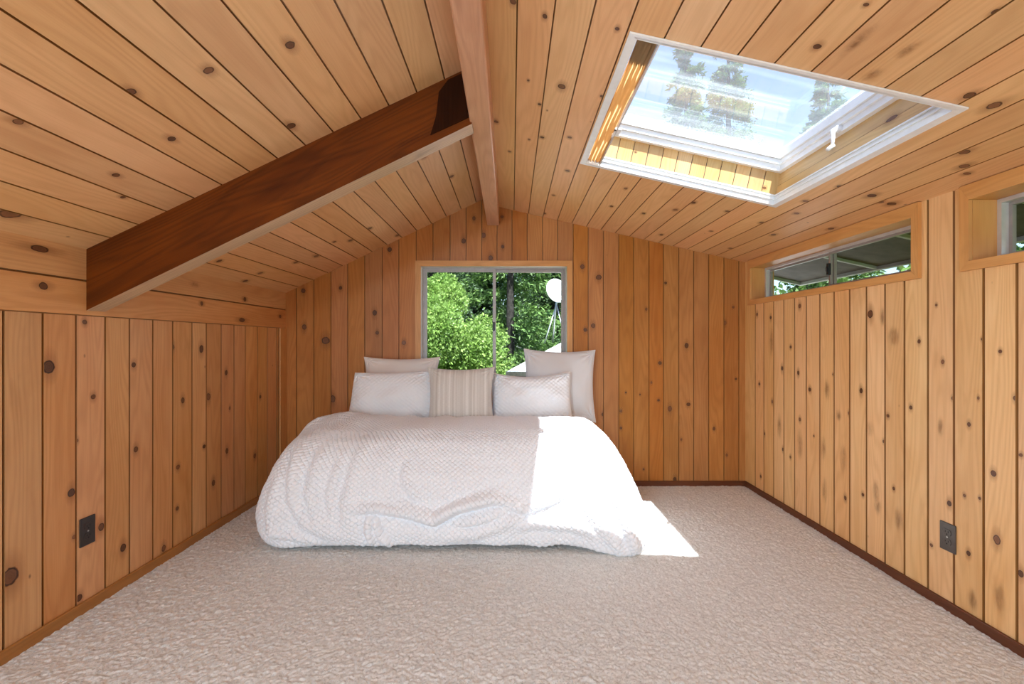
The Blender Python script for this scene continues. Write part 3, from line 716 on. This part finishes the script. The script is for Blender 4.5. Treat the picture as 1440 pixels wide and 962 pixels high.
# pleated shade parked along the left side
sh = empty('pleated_shade', tuple(RP(.42, 1.885, .0)))
tag(sh, 'folded tan pleated shade stacked along the left edge of the skylight', 'shade')
n = 15; prof = []
for i in range(n + 1):
    x = x0 + .017 + (.4500 - x0 - .017) * i / n
    prof.append((x, .004 if i % 2 else .020))
yy = np.linspace(y0 + .013, y1 - .013, 40)
Pm = np.zeros((n + 1, 40, 3))
for i, (x, hh) in enumerate(prof):
    for j, yv in enumerate(yy):
        p = RP(x + .002 * math.sin(yv * 9 + i * 1.7), yv, hh + .003 * math.sin(yv * 5 + i * 2.1)); Pm[i, j] = p
fo = under(grid_mesh('pleat_stack', Pm, 'shade_fabric', smooth=False), sh)
fo.modifiers.new('thickness', 'SOLIDIFY').thickness = .0012
mb = MB(); rbox(mb, .4525, .4585, y0 + .010, y1 - .010, -.004, .034)
rail = under(mb.build('pull_bar', ['window_pale'], bevel=.001), sh)
mb = MB(); ym = 2.0
rbox(mb, .4445, .4522, ym - .035, ym + .035, -.012, -.006); rbox(mb, .4445, .4522, ym - .035, ym - .024, -.012, .006); rbox(mb, .4445, .4522, ym + .024, ym + .035, -.012, .006); rbox(mb, .4585, .474, ym - .03, ym + .03, .0, .006)
hd = mb.build('handle', ['white_pvc'], bevel=.002, weld=False); hd.parent = rail

# ------------------------------------------------------------------ outlets
def outlet(loc, nx, mat, label):
    root = empty('wall_outlet', loc); root.rotation_euler = (0, 0, 0 if nx > 0 else math.pi)
    tag(root, label, 'outlet')
    def rounded(w, h, r, n=5):
        pts = []
        for cx, cz, a0 in ((w - r, h - r, 0), (-w + r, h - r, 90), (-w + r, -h + r, 180), (w - r, -h + r, 270)):
            for k in range(n + 1):
                a = math.radians(a0 + 90 * k / n); pts.append((cx + r * math.cos(a), cz + r * math.sin(a)))
        return pts
    mb = MB(); mb.prism([(.0006, a, b) for a, b in rounded(.0345, .0585, .003)], (.0055, 0, 0)); mb.build('plate', [mat], root, bevel=.003)
    for s in (1, -1):
        mb = MB(); pts = []
        for k in range(28):
            a = 2 * math.pi * k / 28; pts.append((.006, .0172 * math.cos(a), .0195 * s + max(-.0135, min(.0135, .0172 * math.sin(a)))))
        mb.prism(pts, (.0022, 0, 0)); rc_ = mb.build('receptacle', [mat], root, bevel=.0006)
        mb = MB()
        for dy, hh in ((.0062, .0042), (-.0062, .0034)):
            mb.box((.0078, dy - .0011, .0195 * s + .003 - hh), (.0085, dy + .0011, .0195 * s + .003 + hh))
        mb.tube([(.0078, 0, .0195 * s - .0072), (.0085, 0, .0195 * s - .0072)], .0026, 12)
        mb.build('slots', ['slot_black'], rc_)
    mb = MB(); mb.tube([(.0060, 0, 0), (.0076, 0, 0)], .0034, 14); mb.build('screw', ['screw_metal'], root)
    return root
outlet((XL, 1.883, .322), 1, 'outlet_brown', 'dark brown duplex outlet low on the left wall')
outlet((XR, 1.880, .297), -1, 'outlet_steel', 'brown grey duplex outlet low on the right wall')
SKY, SUN, DOOR_FILL, EXPO, REAR_FILL = .28, 13., 60., .38, 58.
# ------------------------------------------------------------------ bed
bed = empty('bed', (-.39, 2.98, 0))
tag(bed, 'low twin bed standing sideways against the gable wall under the window', 'bed')
def rounded_slab(name, lo, hi, r, mat, parent, seg=4):
    m = MB(); m.box(lo, hi); o = m.build(name, [mat], smooth=True)
    b = o.modifiers.new('bevel', 'BEVEL'); b.width = r; b.segments = seg
    return under(o, parent)
BX0, BX1, BY0, BY1 = -1.24, .475, 2.68, 3.49
rounded_slab('mattress', (BX0, BY0, .265), (BX1, BY1, .515), .05, 'sheet_cotton', bed)
rounded_slab('bed_base', (BX0 + .01, 2.485, .07), (BX1 - .01, BY1 - .005, .26), .02, 'sheet_cotton', bed)
for lx in (-1.10, .40):
    for ly in (2.480, 3.40):
        m = MB(); m.tube([(lx, ly, -.004), (lx, ly, .02), (lx, ly, .07)], [.022, .026, .03], 16)
        under(m.build('leg', ['white_pvc'], smooth=True), bed)

# duvet: lofted from contour levels, then creased and woven
SEG = [(0, 110), (1, 90), (2, 520), (3, 110), (4, 150)]
#        t     z     x0      x1     yf    r
LV = [(0.00, .030, -1.315, .700, 2.428, .15),
      (0.05, .035, -1.355, .73, 2.405, .17),
      (0.15, .085, -1.390, .762, 2.385, .19),
      (0.30, .170, -1.395, .742, 2.385, .20),
      (0.48, .290, -1.380, .697, 2.405, .20),
      (0.65, .400, -1.350, .640, 2.440, .20),
      (0.80, .482, -1.310, .590, 2.490, .21),
      (0.91, .542, -1.265, .545, 2.555, .22),
      (1.00, .575, -1.21, .500, 2.640, .23)]
NL = 230
t = np.linspace(0, 1, NL); LVa = np.array(LV)
def smoothcol(k):
    y = np.interp(t, LVa[:, 0], LVa[:, k]); ker = np.hanning(27); ker /= ker.sum()
    pad = np.concatenate([2 * y[0] - y[1:14][::-1], y, 2 * y[-1] - y[-14:-1][::-1]])
    return np.convolve(pad, ker, 'valid')
Zc, X0, X1, YF, RR = [smoothcol(k)[:, None] for k in range(1, 6)]
YBK = 3.00
def path(X0, X1, YF, RR):
    cols = []
    for s, n in SEG:
        w = np.linspace(0, 1, n, endpoint=(s == 4))[None, :]
        a = w * math.pi / 2
        if s == 0: cols.append((X0 + 0 * w, YBK + (YF + RR - YBK) * w))
        if s == 1: cols.append((X0 + RR - RR * np.cos(a), YF + RR - RR * np.sin(a)))
        if s == 2: cols.append((X0 + RR + (X1 - X0 - 2 * RR) * w, YF + 0 * w * RR))
        if s == 3: cols.append((X1 - RR + RR * np.sin(a), YF + RR - RR * np.cos(a)))
        if s == 4: cols.append((X1 + 0 * w, YF + RR + (YBK - YF - RR) * w))
    return np.concatenate([c[0] for c in cols], 1), np.concatenate([c[1] for c in cols], 1)
PX, PY = path(X0, X1, YF, RR)
PZ = np.repeat(Zc, PX.shape[1], 1)
mid = NL // 2
arc = np.concatenate([[0], np.cumsum(np.hypot(np.diff(PX[mid]), np.diff(PY[mid])))])
lvl = np.concatenate([[0], np.cumsum(np.hypot(np.diff(Zc[:, 0]), np.diff(YF[:, 0])))])
AR = np.repeat(arc[None], NL, 0); BR = np.repeat(lvl[:, None], PX.shape[1], 1)
# hem follows the photograph: lifted a little in the middle, touching the carpet at the right front corner
hemz = np.interp(PX[0], [-1.4, -1.2, -.6, 0, .25, .42, .60, .72], [.026, .022, .036, .034, .040, .024, -.004, -.006])
PZ += (hemz - .030)[None, :] * np.clip(1 - t[:, None] / .55, 0, 1) ** 1.3
front = np.clip((PX - .35) / .3, 0, 1) * np.clip((2.75 - PY) / .3, 0, 1)
PY -= .055 * front * np.clip(1 - t[:, None] / .6, 0, 1)
# cap
NC = 110
c = np.linspace(0, 1, NC + 1)[1:, None]
top = NL - 1
sfrac = (arc / arc[-1])[None, :]
QX = X0[top, 0] + .03 + (X1[top, 0] - X0[top, 0] - .06) * sfrac
CX_ = PX[top][None] + (QX - PX[top][None]) * c
CY_ = PY[top][None] + (YBK - .005 - PY[top][None]) * c
prof = .028 * np.sin(np.clip(c * 1.25, 0, 1) * math.pi / 2) - .045 * np.clip((c - .90) / .10, 0, 1) ** 2
CZ_ = PZ[top][None] + prof + 0 * CX_
dcap = np.hypot(CX_ - PX[top][None], CY_ - PY[top][None])
GX = np.concatenate([PX, CX_], 0); GY = np.concatenate([PY, CY_], 0); GZ = np.concatenate([PZ, CZ_], 0)
UA = np.concatenate([AR, AR[:1] + (CX_ - PX[top][None])], 0); UB = np.concatenate([BR, lvl[-1] + dcap], 0)
# normals
def normals(X, Y, Z):
    P = np.stack([X, Y, Z], -1); da = np.gradient(P, axis=1); db = np.gradient(P, axis=0)
    n = np.cross(da, db); return n / (np.linalg.norm(n, axis=-1, keepdims=True) + 1e-9)
Nn = normals(GX, GY, GZ)
if Nn[60, 460, 1] > 0: Nn = -Nn
disp = .012 * vnoise(GX / .28 + 3, GY / .3 + GZ / .26, 8) + .008 * vnoise(UA / .11, UB / .17, 9)
def img2front(x, y):
    return ((x - 720) / 640 * 2.40, 1.1 - (y - 482) / 640 * 2.40)
frontmask = np.clip((2.62 - GY) / .1, 0, 1)
def crease(pts, hgt, wid, valley=.7, off=1.0):
    """ridge along a polyline on the front drape with a valley under it"""
    global disp
    W = [img2front(350 + a / 2.4, 570 + b / 2.4) for a, b in pts]
    best = np.full(GX.shape, 9.); side = np.zeros(GX.shape); tt = np.zeros(GX.shape)
    L = len(W) - 1
    for i, (p, q) in enumerate(zip(W, W[1:])):
        dx, dz = q[0] - p[0], q[1] - p[1]; l2 = dx * dx + dz * dz
        w = np.clip(((GX - p[0]) * dx + (GZ - p[1]) * dz) / l2, 0, 1)
        ex_, ez_ = GX - p[0] - w * dx, GZ - p[1] - w * dz
        d = np.hypot(ex_, ez_); s = np.sign(dx * ez_ - dz * ex_)
        m = d < best
        best = np.where(m, d, best); side = np.where(m, s, side); tt = np.where(m, (i + w) / L, tt)
    sd = best * side
    fade = np.clip(np.minimum(tt, 1 - tt) * 5 + .12, 0, 1)
    disp = disp + frontmask * fade * 1.5 * (hgt * np.exp(-(sd / wid) ** 2) - valley * hgt * np.exp(-((sd + wid * 1.7 * off) / (wid * 1.1)) ** 2))
crease([(330, 350), (430, 345), (530, 362), (625, 386), (700, 345), (820, 318), (930, 330)], .021, .020, .9)
crease([(480, 330), (570, 352), (630, 372), (720, 335), (860, 290)], .012, .022, .6, -1)
crease([(860, 340), (930, 350), (1010, 322), (1080, 290)], .016, .017, .8)
crease([(640, 440), (760, 430), (850, 400), (950, 345)], .012, .026, .6)
crease([(860, 415), (960, 395), (1080, 400), (1190, 430)], .012, .024, .7)
crease([(130, 150), (140, 240), (150, 320), (200, 400), (310, 462)], .017, .028, .6)
crease([(240, 140), (215, 220), (205, 300), (235, 390), (330, 440)], .013, .030, .6)
crease([(300, 190), (275, 300), (290, 380)], .010, .022, .6)
crease([(370, 150), (345, 260), (330, 330), (345, 430)], .011, .030, .6)
crease([(410, 365), (405, 420), (420, 465)], .015, .014, .8)
crease([(425, 380), (445, 430), (485, 470)], .013, .013, .8, -1)
crease([(520, 200), (530, 270), (580, 330)], .010, .022, .7)
crease([(90, 240), (75, 360), (95, 450)], .010, .026, .6)
crease([(1215, 200), (1235, 310), (1275, 420), (1300, 480)], .014, .022, .8)
crease([(1130, 330), (1180, 400), (1250, 470)], .010, .022, .7)
crease([(700, 395), (790, 380), (880, 345)], .010, .016, .8)
crease([(60, 420), (160, 440), (260, 470)], .010, .016, .7)
# rucked corner on the upper left, gather along the top edge
disp += .030 * np.exp(-(((GX + 1.26) / .075) ** 2 + ((GY - 2.90) / .09) ** 2)) * (GZ > .5)
disp += .022 * np.exp(-(((GX + 1.05) / .22) ** 2 + ((GY - 2.93) / .12) ** 2)) * (GZ > .5)
disp += .006 * np.sin(UA * 46 + 2 * vnoise(UA / .2, UB / .3, 31)) * np.clip((GZ - .52) / .05, 0, 1) * np.clip((2.85 - GY) / .1, 0, 1) * 0.3
# basket weave of the cover, offset rows
p = .030; ua = UA / p; ub = UB / p
w1 = np.sin(2 * math.pi * UA / .033) * np.sin(2 * math.pi * UB / .025)
weave = .0044 * np.sign(w1) * np.abs(w1) ** .7 + .0014 * vnoise(UA / .008, UB / .008, 12)
disp = disp + weave
edge = np.clip(t / .03, 0, 1); ev = np.ones(NC)
disp *= np.concatenate([edge, ev])[:, None] * .9 + .1
G = np.stack([GX, GY, GZ], -1) + Nn * disp[..., None]
G[..., 2] = np.maximum(G[..., 2], .003)
duv = grid_mesh('duvet', G, 'duvet_cotton', uv=np.stack([UA, UB], -1))
tag(duv, 'rumpled white waffle textured duvet draped over the low bed', 'duvet')
so = duv.modifiers.new('thickness', 'SOLIDIFY'); so.thickness = .012; so.offset = -1

# ------------------------------------------------------------------ pillows
def pillow(name, W, H, T, mat, loc, lean=0, roll=0, yaw=0, seed=0, quilt=0, pinch=.10, corner=.6, dent=(), wr=.5, n=110, puff=.5, sag=0., taper=0.):
    u = np.linspace(-1, 1, n); uu, vv = np.meshgrid(u, u, indexing='ij')
    # denser near the edges
    uu = np.sign(uu) * (1 - (1 - np.abs(uu)) ** 1.4); vv = np.sign(vv) * (1 - (1 - np.abs(vv)) ** 1.4)
    r = np.clip((1 - uu ** 2) * (1 - vv ** 2), 0, 1)
    prof = r ** puff
    fx = 1 - pinch * (1 - vv ** 2) * np.abs(uu) ** 3 + .0
    fz = 1 - pinch * (1 - uu ** 2) * np.abs(vv) ** 3
    X = W / 2 * uu * fx; Zz = H / 2 * vv * fz - sag * (1 - uu ** 2) * np.clip(vv, 0, 1) ** 2
    X = X * (1 - taper * vv)
    wrk = wr * .010 * vnoise(uu * 3 + seed, vv * 2.4 + seed * 3, seed + 1) * prof
    rad = wr * .006 * np.sin((np.arctan2(np.abs(vv) - .9, np.abs(uu) - .9)) * 11 + seed) * np.exp(-(((np.abs(uu) - .85) ** 2 + (np.abs(vv) - .85) ** 2) / .06)) * prof ** .5
    D = T / 2 * prof + wrk + rad
    for (du, dv, dr, dd) in dent: D = D - dd * np.exp(-(((uu - du) ** 2 + (vv - dv) ** 2) / dr ** 2)) * prof
    if quilt:
        q = np.sin(2 * math.pi * X / (quilt * 1.25)) * np.sin(2 * math.pi * Zz / quilt)
        Dq = .0028 * np.sign(q) * np.abs(q) ** .6 * np.clip(prof * 2, 0, 1)
    else: Dq = 0
    F = np.stack([X, -(D + Dq), Zz], -1); B = np.stack([X, D * .9, Zz], -1)
    root = empty(name, loc)
    root.rotation_euler = (math.radians(lean), math.radians(roll), math.radians(yaw))
    verts = np.concatenate([F.reshape(-1, 3), B.reshape(-1, 3)]); idx = np.arange(n * n).reshape(n, n)
    q1 = np.stack([idx[:-1, :-1], idx[1:, :-1], idx[1:, 1:], idx[:-1, 1:]], -1).reshape(-1, 4); q2 = q1[:, ::-1] + n * n
    uvv = np.concatenate([np.stack([X, Zz], -1).reshape(-1, 2)] * 2)
    o = quad_mesh('cover', verts, np.concatenate([q1, q2]), mat, root, uvv, True)
    w = o.modifiers.new('weld', 'WELD'); w.merge_threshold = .0008
    # seam piping round the edge
    loop = [(X[i, 0], Zz[i, 0]) for i in range(n)] + [(X[-1, j], Zz[-1, j]) for j in range(1, n)] + [(X[i, -1], Zz[i, -1]) for i in range(n - 2, -1, -1)] + [(X[0, j], Zz[0, j]) for j in range(n - 2, 0, -1)]
    return root, loop[::2]
def piping(root, loop, r, mat):
    m = MB(); m.tube([(a, 0, b) for a, b in loop + loop[:2]], r, 8); o = m.build('piping', [mat], root, smooth=True); return o
pA, lp = pillow('pillow', .57, .40, .15, 'linen_warm', (-.825, 3.385, .795), lean=-9, roll=0, seed=3, pinch=.10, dent=[(-.5, .7, .25, .02)], wr=1.2)
piping(pA, lp, .0022, 'linen_warm'); tag(pA, 'plain cream linen pillow standing behind the quilted pillow at the left end of the bed', 'pillow', 'pillows on the bed')
pE, lp = pillow('pillow', .535, .535, .15, 'linen_grey', (.352, 3.375, .785), lean=-8, roll=1, seed=6, pinch=.085, wr=1.3)
piping(pE, lp, .0022, 'linen_grey'); tag(pE, 'large plain pale grey square pillow standing at the right end of the bed', 'pillow', 'pillows on the bed')
pB, lp = pillow('pillow', .60, .37, .17, 'quilt_cotton', (-.83, 3.19, .715), lean=-12, roll=-1.5, seed=9, quilt=.026, pinch=.02, dent=[(.05, -.55, .35, .035), (-.2, .3, .3, .012)], puff=.40, taper=.07, wr=1.6, sag=.006)
tag(pB, 'white waffle textured oblong pillow in front of the cream pillow at the left', 'pillow', 'pillows on the bed')
pD, lp = pillow('pillow', .56, .36, .16, 'quilt_cotton', (.135, 3.19, .715), lean=-12, roll=-1, seed=12, quilt=.026, pinch=.04, puff=.42, sag=.03, wr=1.5)
piping(pD, lp, .0035, 'piping_cotton'); tag(pD, 'white quilted oblong pillow in front of the large grey square pillow', 'pillow', 'pillows on the bed')
pC, lp = pillow('cushion', .455, .40, .13, 'linen_stripe', (-.345, 3.075, .735), lean=-10, roll=-.5, seed=15, pinch=.10, dent=[(-.4, -.5, .3, .015)], wr=.9)
piping(pC, lp, .0022, 'linen_stripe'); tag(pC, 'small striped beige square cushion at the centre of the row of pillows', 'cushion', 'pillows on the bed')

# ------------------------------------------------------------------ outside
GZ0 = -3.2
m = MB(); m.box((-40, -30, GZ0 - .3), (60, 70, GZ0)); struct(m.build('ground', ['lawn']))

def leaf_cards(centers, dirs, L, Wd, seed, jit=.8):
    """each leaf a folded kite of real size, random tilt"""
    rng = np.random.RandomState(seed); n = len(centers)
    d = dirs + rng.normal(0, jit, (n, 3)); d /= np.linalg.norm(d, axis=1, keepdims=True) + 1e-9
    r = rng.normal(0, 1, (n, 3)); s = np.cross(d, r); s /= np.linalg.norm(s, axis=1, keepdims=True) + 1e-9
    up = np.cross(s, d); l = L * rng.uniform(.7, 1.3, (n, 1)); w = Wd * rng.uniform(.7, 1.3, (n, 1))
    c = centers
    v = np.stack([c, c + d * l * .5 + s * w * .5 + up * w * .15, c + d * l, c + d * l * .5 - s * w * .5 + up * w * .15], 1).reshape(-1, 3)
    return v, np.arange(n * 4).reshape(n, 4)

def trunk(parent, base, h, r, lean=(0, 0)):
    m = MB(); b = Vector(base)
    m.tube([b, b + V3(lean[0] * .3, lean[1] * .3, h * .35), b + V3(lean[0], lean[1], h)], [r, r * .7, r * .15], 10)
    return under(m.build('trunk', ['bark'], smooth=True), parent)

def broadleaf(x, y, h, rad, n, L, mat, seed, label, group=None, z0=GZ0, name='leafy_tree'):
    root = empty(name, (x, y, z0)); rng = np.random.RandomState(seed)
    nb = 46
    bc = rng.normal(0, 1, (nb, 3)); bc /= np.linalg.norm(bc, axis=1, keepdims=True)
    bc *= rng.uniform(.35, .95, (nb, 1)); ch = h * .42
    bc = bc * np.array([rad, rad, ch]) + np.array([x, y, z0 + h * .58]); br = rad * rng.uniform(.22, .42, nb)
    k = rng.randint(0, nb, n); d = rng.normal(0, 1, (n, 3)); d /= np.linalg.norm(d, axis=1, keepdims=True)
    cen = bc[k] + d * (br[k] * rng.uniform(.55, 1.05, n))[:, None]
    v, q = leaf_cards(cen, d + np.array([0, 0, -.2]), L, L * .62, seed)
    under(quad_mesh('foliage', v, q, mat), root)
    trunk(root, (x, y, z0), h * .8, rad * .09)
    tag(root, label, 'tree', group); return root

def conifer(x, y, h, rad, n, mat, seed, label, group=None, z0=GZ0, L=.16, bare=.08):
    root = empty('conifer_tree', (x, y, z0)); rng = np.random.RandomState(seed)
    nb = int(70 + h * 9); f = rng.uniform(bare, 1, nb) ** 1.1; az = rng.uniform(0, 2 * math.pi, nb); ln = rad * (1.05 - f) ** .8 * rng.uniform(.7, 1.15, nb)
    k = rng.randint(0, nb, n); w = rng.uniform(.12, 1, n) ** .8
    side = rng.normal(0, .16, n) * ln[k] * w * 1.2
    a = az[k]; rr = ln[k] * w
    cx = x + np.cos(a) * rr - np.sin(a) * side; cy = y + np.sin(a) * rr + np.cos(a) * side
    cz = z0 + f[k] * h - .18 * rr * w + rng.normal(0, .05, n) * (1 + ln[k] * .4) - np.abs(side) * .25
    cen = np.stack([cx, cy, cz], 1); d = np.stack([np.cos(a), np.sin(a), np.full(n, -.35)], 1)
    v, q = leaf_cards(cen, d, L, L * .34, seed, .6)
    under(quad_mesh('foliage', v, q, mat), root)
    trunk(root, (x, y, z0), h * .97, .028 * h * .6)
    tag(root, label, 'tree', group); return root

broadleaf(-1.55, 8.6, 6.3, 1.25, 95000, .062, 'leaf_maple', 101, 'bright green leafy tree filling the left half of the gable window')
conifer(-.05, 13.5, 11.5, 2.6, 42000, 'leaf_fir', 104, 'mid green fir behind the bright leafy tree in the gable window', 'firs beyond the gable window')
conifer(1.80, 19.0, 16.0, 2.0, 42000, 'leaf_dark', 105, 'dark fir with bare grey trunk behind the satellite dish', 'firs beyond the gable window', bare=.30)
conifer(-5.5, 14.0, 12.0, 2.8, 36000, 'leaf_dark', 106, 'dark fir behind the left edge of the bright leafy tree', 'firs beyond the gable window')
conifer(4.4, 24.5, 16.0, 3.0, 36000, 'leaf_fir', 107, 'tall fir at the right edge of the gable window behind the dish', 'firs beyond the gable window')
conifer(-3.6, 20.0, 14.5, 2.8, 36000, 'leaf_dark', 114, 'dark fir showing above the top of the bright leafy tree', 'firs beyond the gable window')
broadleaf(-2.2, 27.0, 11.0, 3.4, 30000, .22, 'leaf_dark', 116, 'dark rounded tree far behind the firs in the gable window', 'trees beyond the gable window')
broadleaf(4.6, 45.0, 14.0, 5.0, 30000, .28, 'leaf_dark', 117, 'broad dark tree farthest away behind the satellite dish', 'trees beyond the gable window')
conifer(.9, 34.0, 17.5, 3.2, 36000, 'leaf_fir', 115, 'far fir showing between the other firs near the window mullion', 'firs beyond the gable window')
conifer(6.9, 18.0, 16.6, 2.4, 42000, 'leaf_fir', 108, 'tall fir seen at the left side of the skylight', 'firs above the skylight', L=.2)
conifer(12.6, 26.5, 23.3, 3.3, 42000, 'leaf_fir', 109, 'tallest fir seen in the middle of the skylight', 'firs above the skylight', L=.2)
conifer(13.2, 19.0, 15.6, 2.9, 36000, 'leaf_fir', 110, 'lower fir seen at the right corner of the skylight', 'firs above the skylight', L=.2)
broadleaf(6.4, 10.4, 6.2, 2.2, 30000, .15, 'leaf_hedge', 111, 'leafy tree seen low through the far pane of the long side window', 'trees beyond the side windows')
broadleaf(7.4, 5.6, 6.1, 2.3, 30000, .15, 'leaf_hedge', 112, 'leafy tree seen low through the near pane of the long side window', 'trees beyond the side windows')
broadleaf(6.6, .9, 6.2, 2.2, 30000, .15, 'leaf_hedge', 113, 'leafy tree seen through the side window cut by the right edge of the photo', 'trees beyond the side windows')

# neighbouring low roof and the satellite dish on it
low = empty('low_roof', (.9, 6.8, -.5))
tag(low, 'pale sunlit low roof below the satellite dish outside the gable window', 'roof')
A_ = V3(-.06, 4.45, .815); B_ = V3(1.12, 9.6, 1.145); C_ = V3(3.6, 9.6, 1.145); D_ = V3(3.6, 4.45, .815)
m = MB(); m.prism([A_, B_, C_, D_], (0, 0, -.10)); under(m.build('shingles', ['shingle_pale']), low)
m = MB(); m.prism([A_ + V3(.12, .12, -.11), B_ + V3(.12, -.12, -.11), B_ + V3(.12, -.12, GZ0 - 1.04), A_ + V3(.12, .12, GZ0 - .70)], (.12, 0, 0))
m.prism([A_ + V3(.12, .12, -.11), D_ + V3(-.12, .12, -.11), V3(D_.x - .12, D_.y + .12, GZ0), V3(A_.x + .12, A_.y + .12, GZ0)], (0, .12, 0))
under(m.build('siding', ['shell_siding']), low)
dish = empty('satellite_dish', (.80, 9.0, 1.108))
tag(dish, 'white satellite dish on a tripod mast at the right of the gable window', 'satellite dish')
nr, na = 12, 36; pts = np.zeros((nr + 1, na + 1, 3))
for i in range(nr + 1):
    for j in range(na + 1):
        r = i / nr; a = 2 * math.pi * j / na
        pts[i, j] = (.225 * r * math.cos(a), -.07 * (r * r), .25 * r * math.sin(a))
R_ = Matrix.Rotation(math.radians(20), 3, 'Z') @ Matrix.Rotation(math.radians(-18), 3, 'X')
ctr = V3(.86, 8.95, 2.10)
flat = np.array([list(R_ @ Vector(p) + ctr) for p in pts.reshape(-1, 3)]).reshape(nr + 1, na + 1, 3)
rf_ = under(grid_mesh('reflector', flat, 'dish_white'), dish); rf_.modifiers.new('thickness', 'SOLIDIFY').thickness = .006
m = MB(); m.tube([(.80, 9.0, 1.10), (.86, 9.02, 1.75), (.90, 9.02, 2.04)], .018, 10); m.tube([(.90, 9.02, 2.04), (.87, 8.98, 2.09)], .03, 10)
under(m.build('mast', ['pole_steel'], smooth=True), dish)
for e in ((.62, 8.7, 1.09), (1.05, 8.8, 1.095)):
    m = MB(); m.tube([(.88, 9.01, 1.85), e], .012, 8); under(m.build('strut', ['pole_steel'], smooth=True), dish)
tip = ctr + R_ @ V3(.03, -.36, -.16)
m = MB(); m.tube([ctr + R_ @ V3(0, -.06, -.24), ctr + R_ @ V3(.02, -.22, -.26), tip], .011, 8); m.tube([tip, tip + R_ @ V3(0, .07, .03)], .026, 10)
under(m.build('feed_arm', ['dish_white'], smooth=True), dish)

# ------------------------------------------------------------------ light
w = bpy.data.worlds.new('sky'); scene.world = w; w.use_nodes = True
nt = w.node_tree; nt.nodes.clear()
st = nt.nodes.new('ShaderNodeTexSky'); st.sky_type = 'NISHITA'; st.sun_disc = False
st.sun_elevation = math.radians(62); st.sun_rotation = math.radians(155); st.air_density = 1.; st.dust_density = 1.5; st.ozone_density = 1.
bg = nt.nodes.new('ShaderNodeBackground'); bg.inputs[1].default_value = SKY
wo = nt.nodes.new('ShaderNodeOutputWorld'); wb = nt.nodes.new('ShaderNodeMix'); wb.data_type = 'RGBA'; wb.blend_type = 'MULTIPLY'; wb.inputs[0].default_value = 1.; wb.inputs[7].default_value = (.90, .95, 1.0, 1)
nt.links.new(st.outputs[0], wb.inputs[6]); nt.links.new(wb.outputs[2], bg.inputs[0]); nt.links.new(bg.outputs[0], wo.inputs[0])
def light(name, kind, loc, energy, col=(1, 1, 1), **kw):
    d = bpy.data.lights.new(name, kind); d.energy = energy; d.color = col
    for k, v in kw.items(): setattr(d, k, v)
    o = bpy.data.objects.new(name, d); COL.objects.link(o); o.location = loc; return o
sun = light('sun', 'SUN', (4, -8, 18), SUN, (.91, .96, 1.), angle=math.radians(.6))
sun.rotation_euler = Vector((-.20, .44, -1.)).to_track_quat('-Z', 'Y').to_euler()
# added fill light outside the rear door, standing in for daylight
dl = light('door_fill', 'AREA', (-.35, YR - .30, .80), DOOR_FILL, (.62, .82, 1.), shape='RECTANGLE', size=2.5, size_y=1.5)
dl.rotation_euler = (math.radians(90), 0, 0)

fill = light('rear_fill', 'AREA', (-.95, -1.2, 1.62), REAR_FILL, (.70, .86, 1.), shape='DISK', size=.6); fill.rotation_euler = (math.radians(18), math.radians(-38), 0)  # added fill light without a fixture, brightens the room from behind
# ------------------------------------------------------------------ camera and view
cd = bpy.data.cameras.new('camera'); cam = bpy.data.objects.new('camera', cd); COL.objects.link(cam)
cam.location = (0, 0, 1.1); cam.rotation_euler = (math.radians(90), 0, 0)
cd.sensor_width = 36; cd.lens = 16.0; cd.shift_y = 1 / 1440; cd.clip_start = .02; cd.clip_end = 300
scene.camera = cam
vs = scene.view_settings; vs.view_transform = 'Standard'; vs.look = 'None'; vs.gamma = 1; vs.use_curve_mapping = False; vs.exposure = EXPO
cy = scene.cycles
cy.max_bounces = 14; cy.diffuse_bounces = 8; cy.glossy_bounces = 4; cy.transmission_bounces = 8; cy.transparent_max_bounces = 16
cy.use_denoising = True; cy.sample_clamp_indirect = 12; cy.caustics_reflective = False; cy.caustics_refractive = False
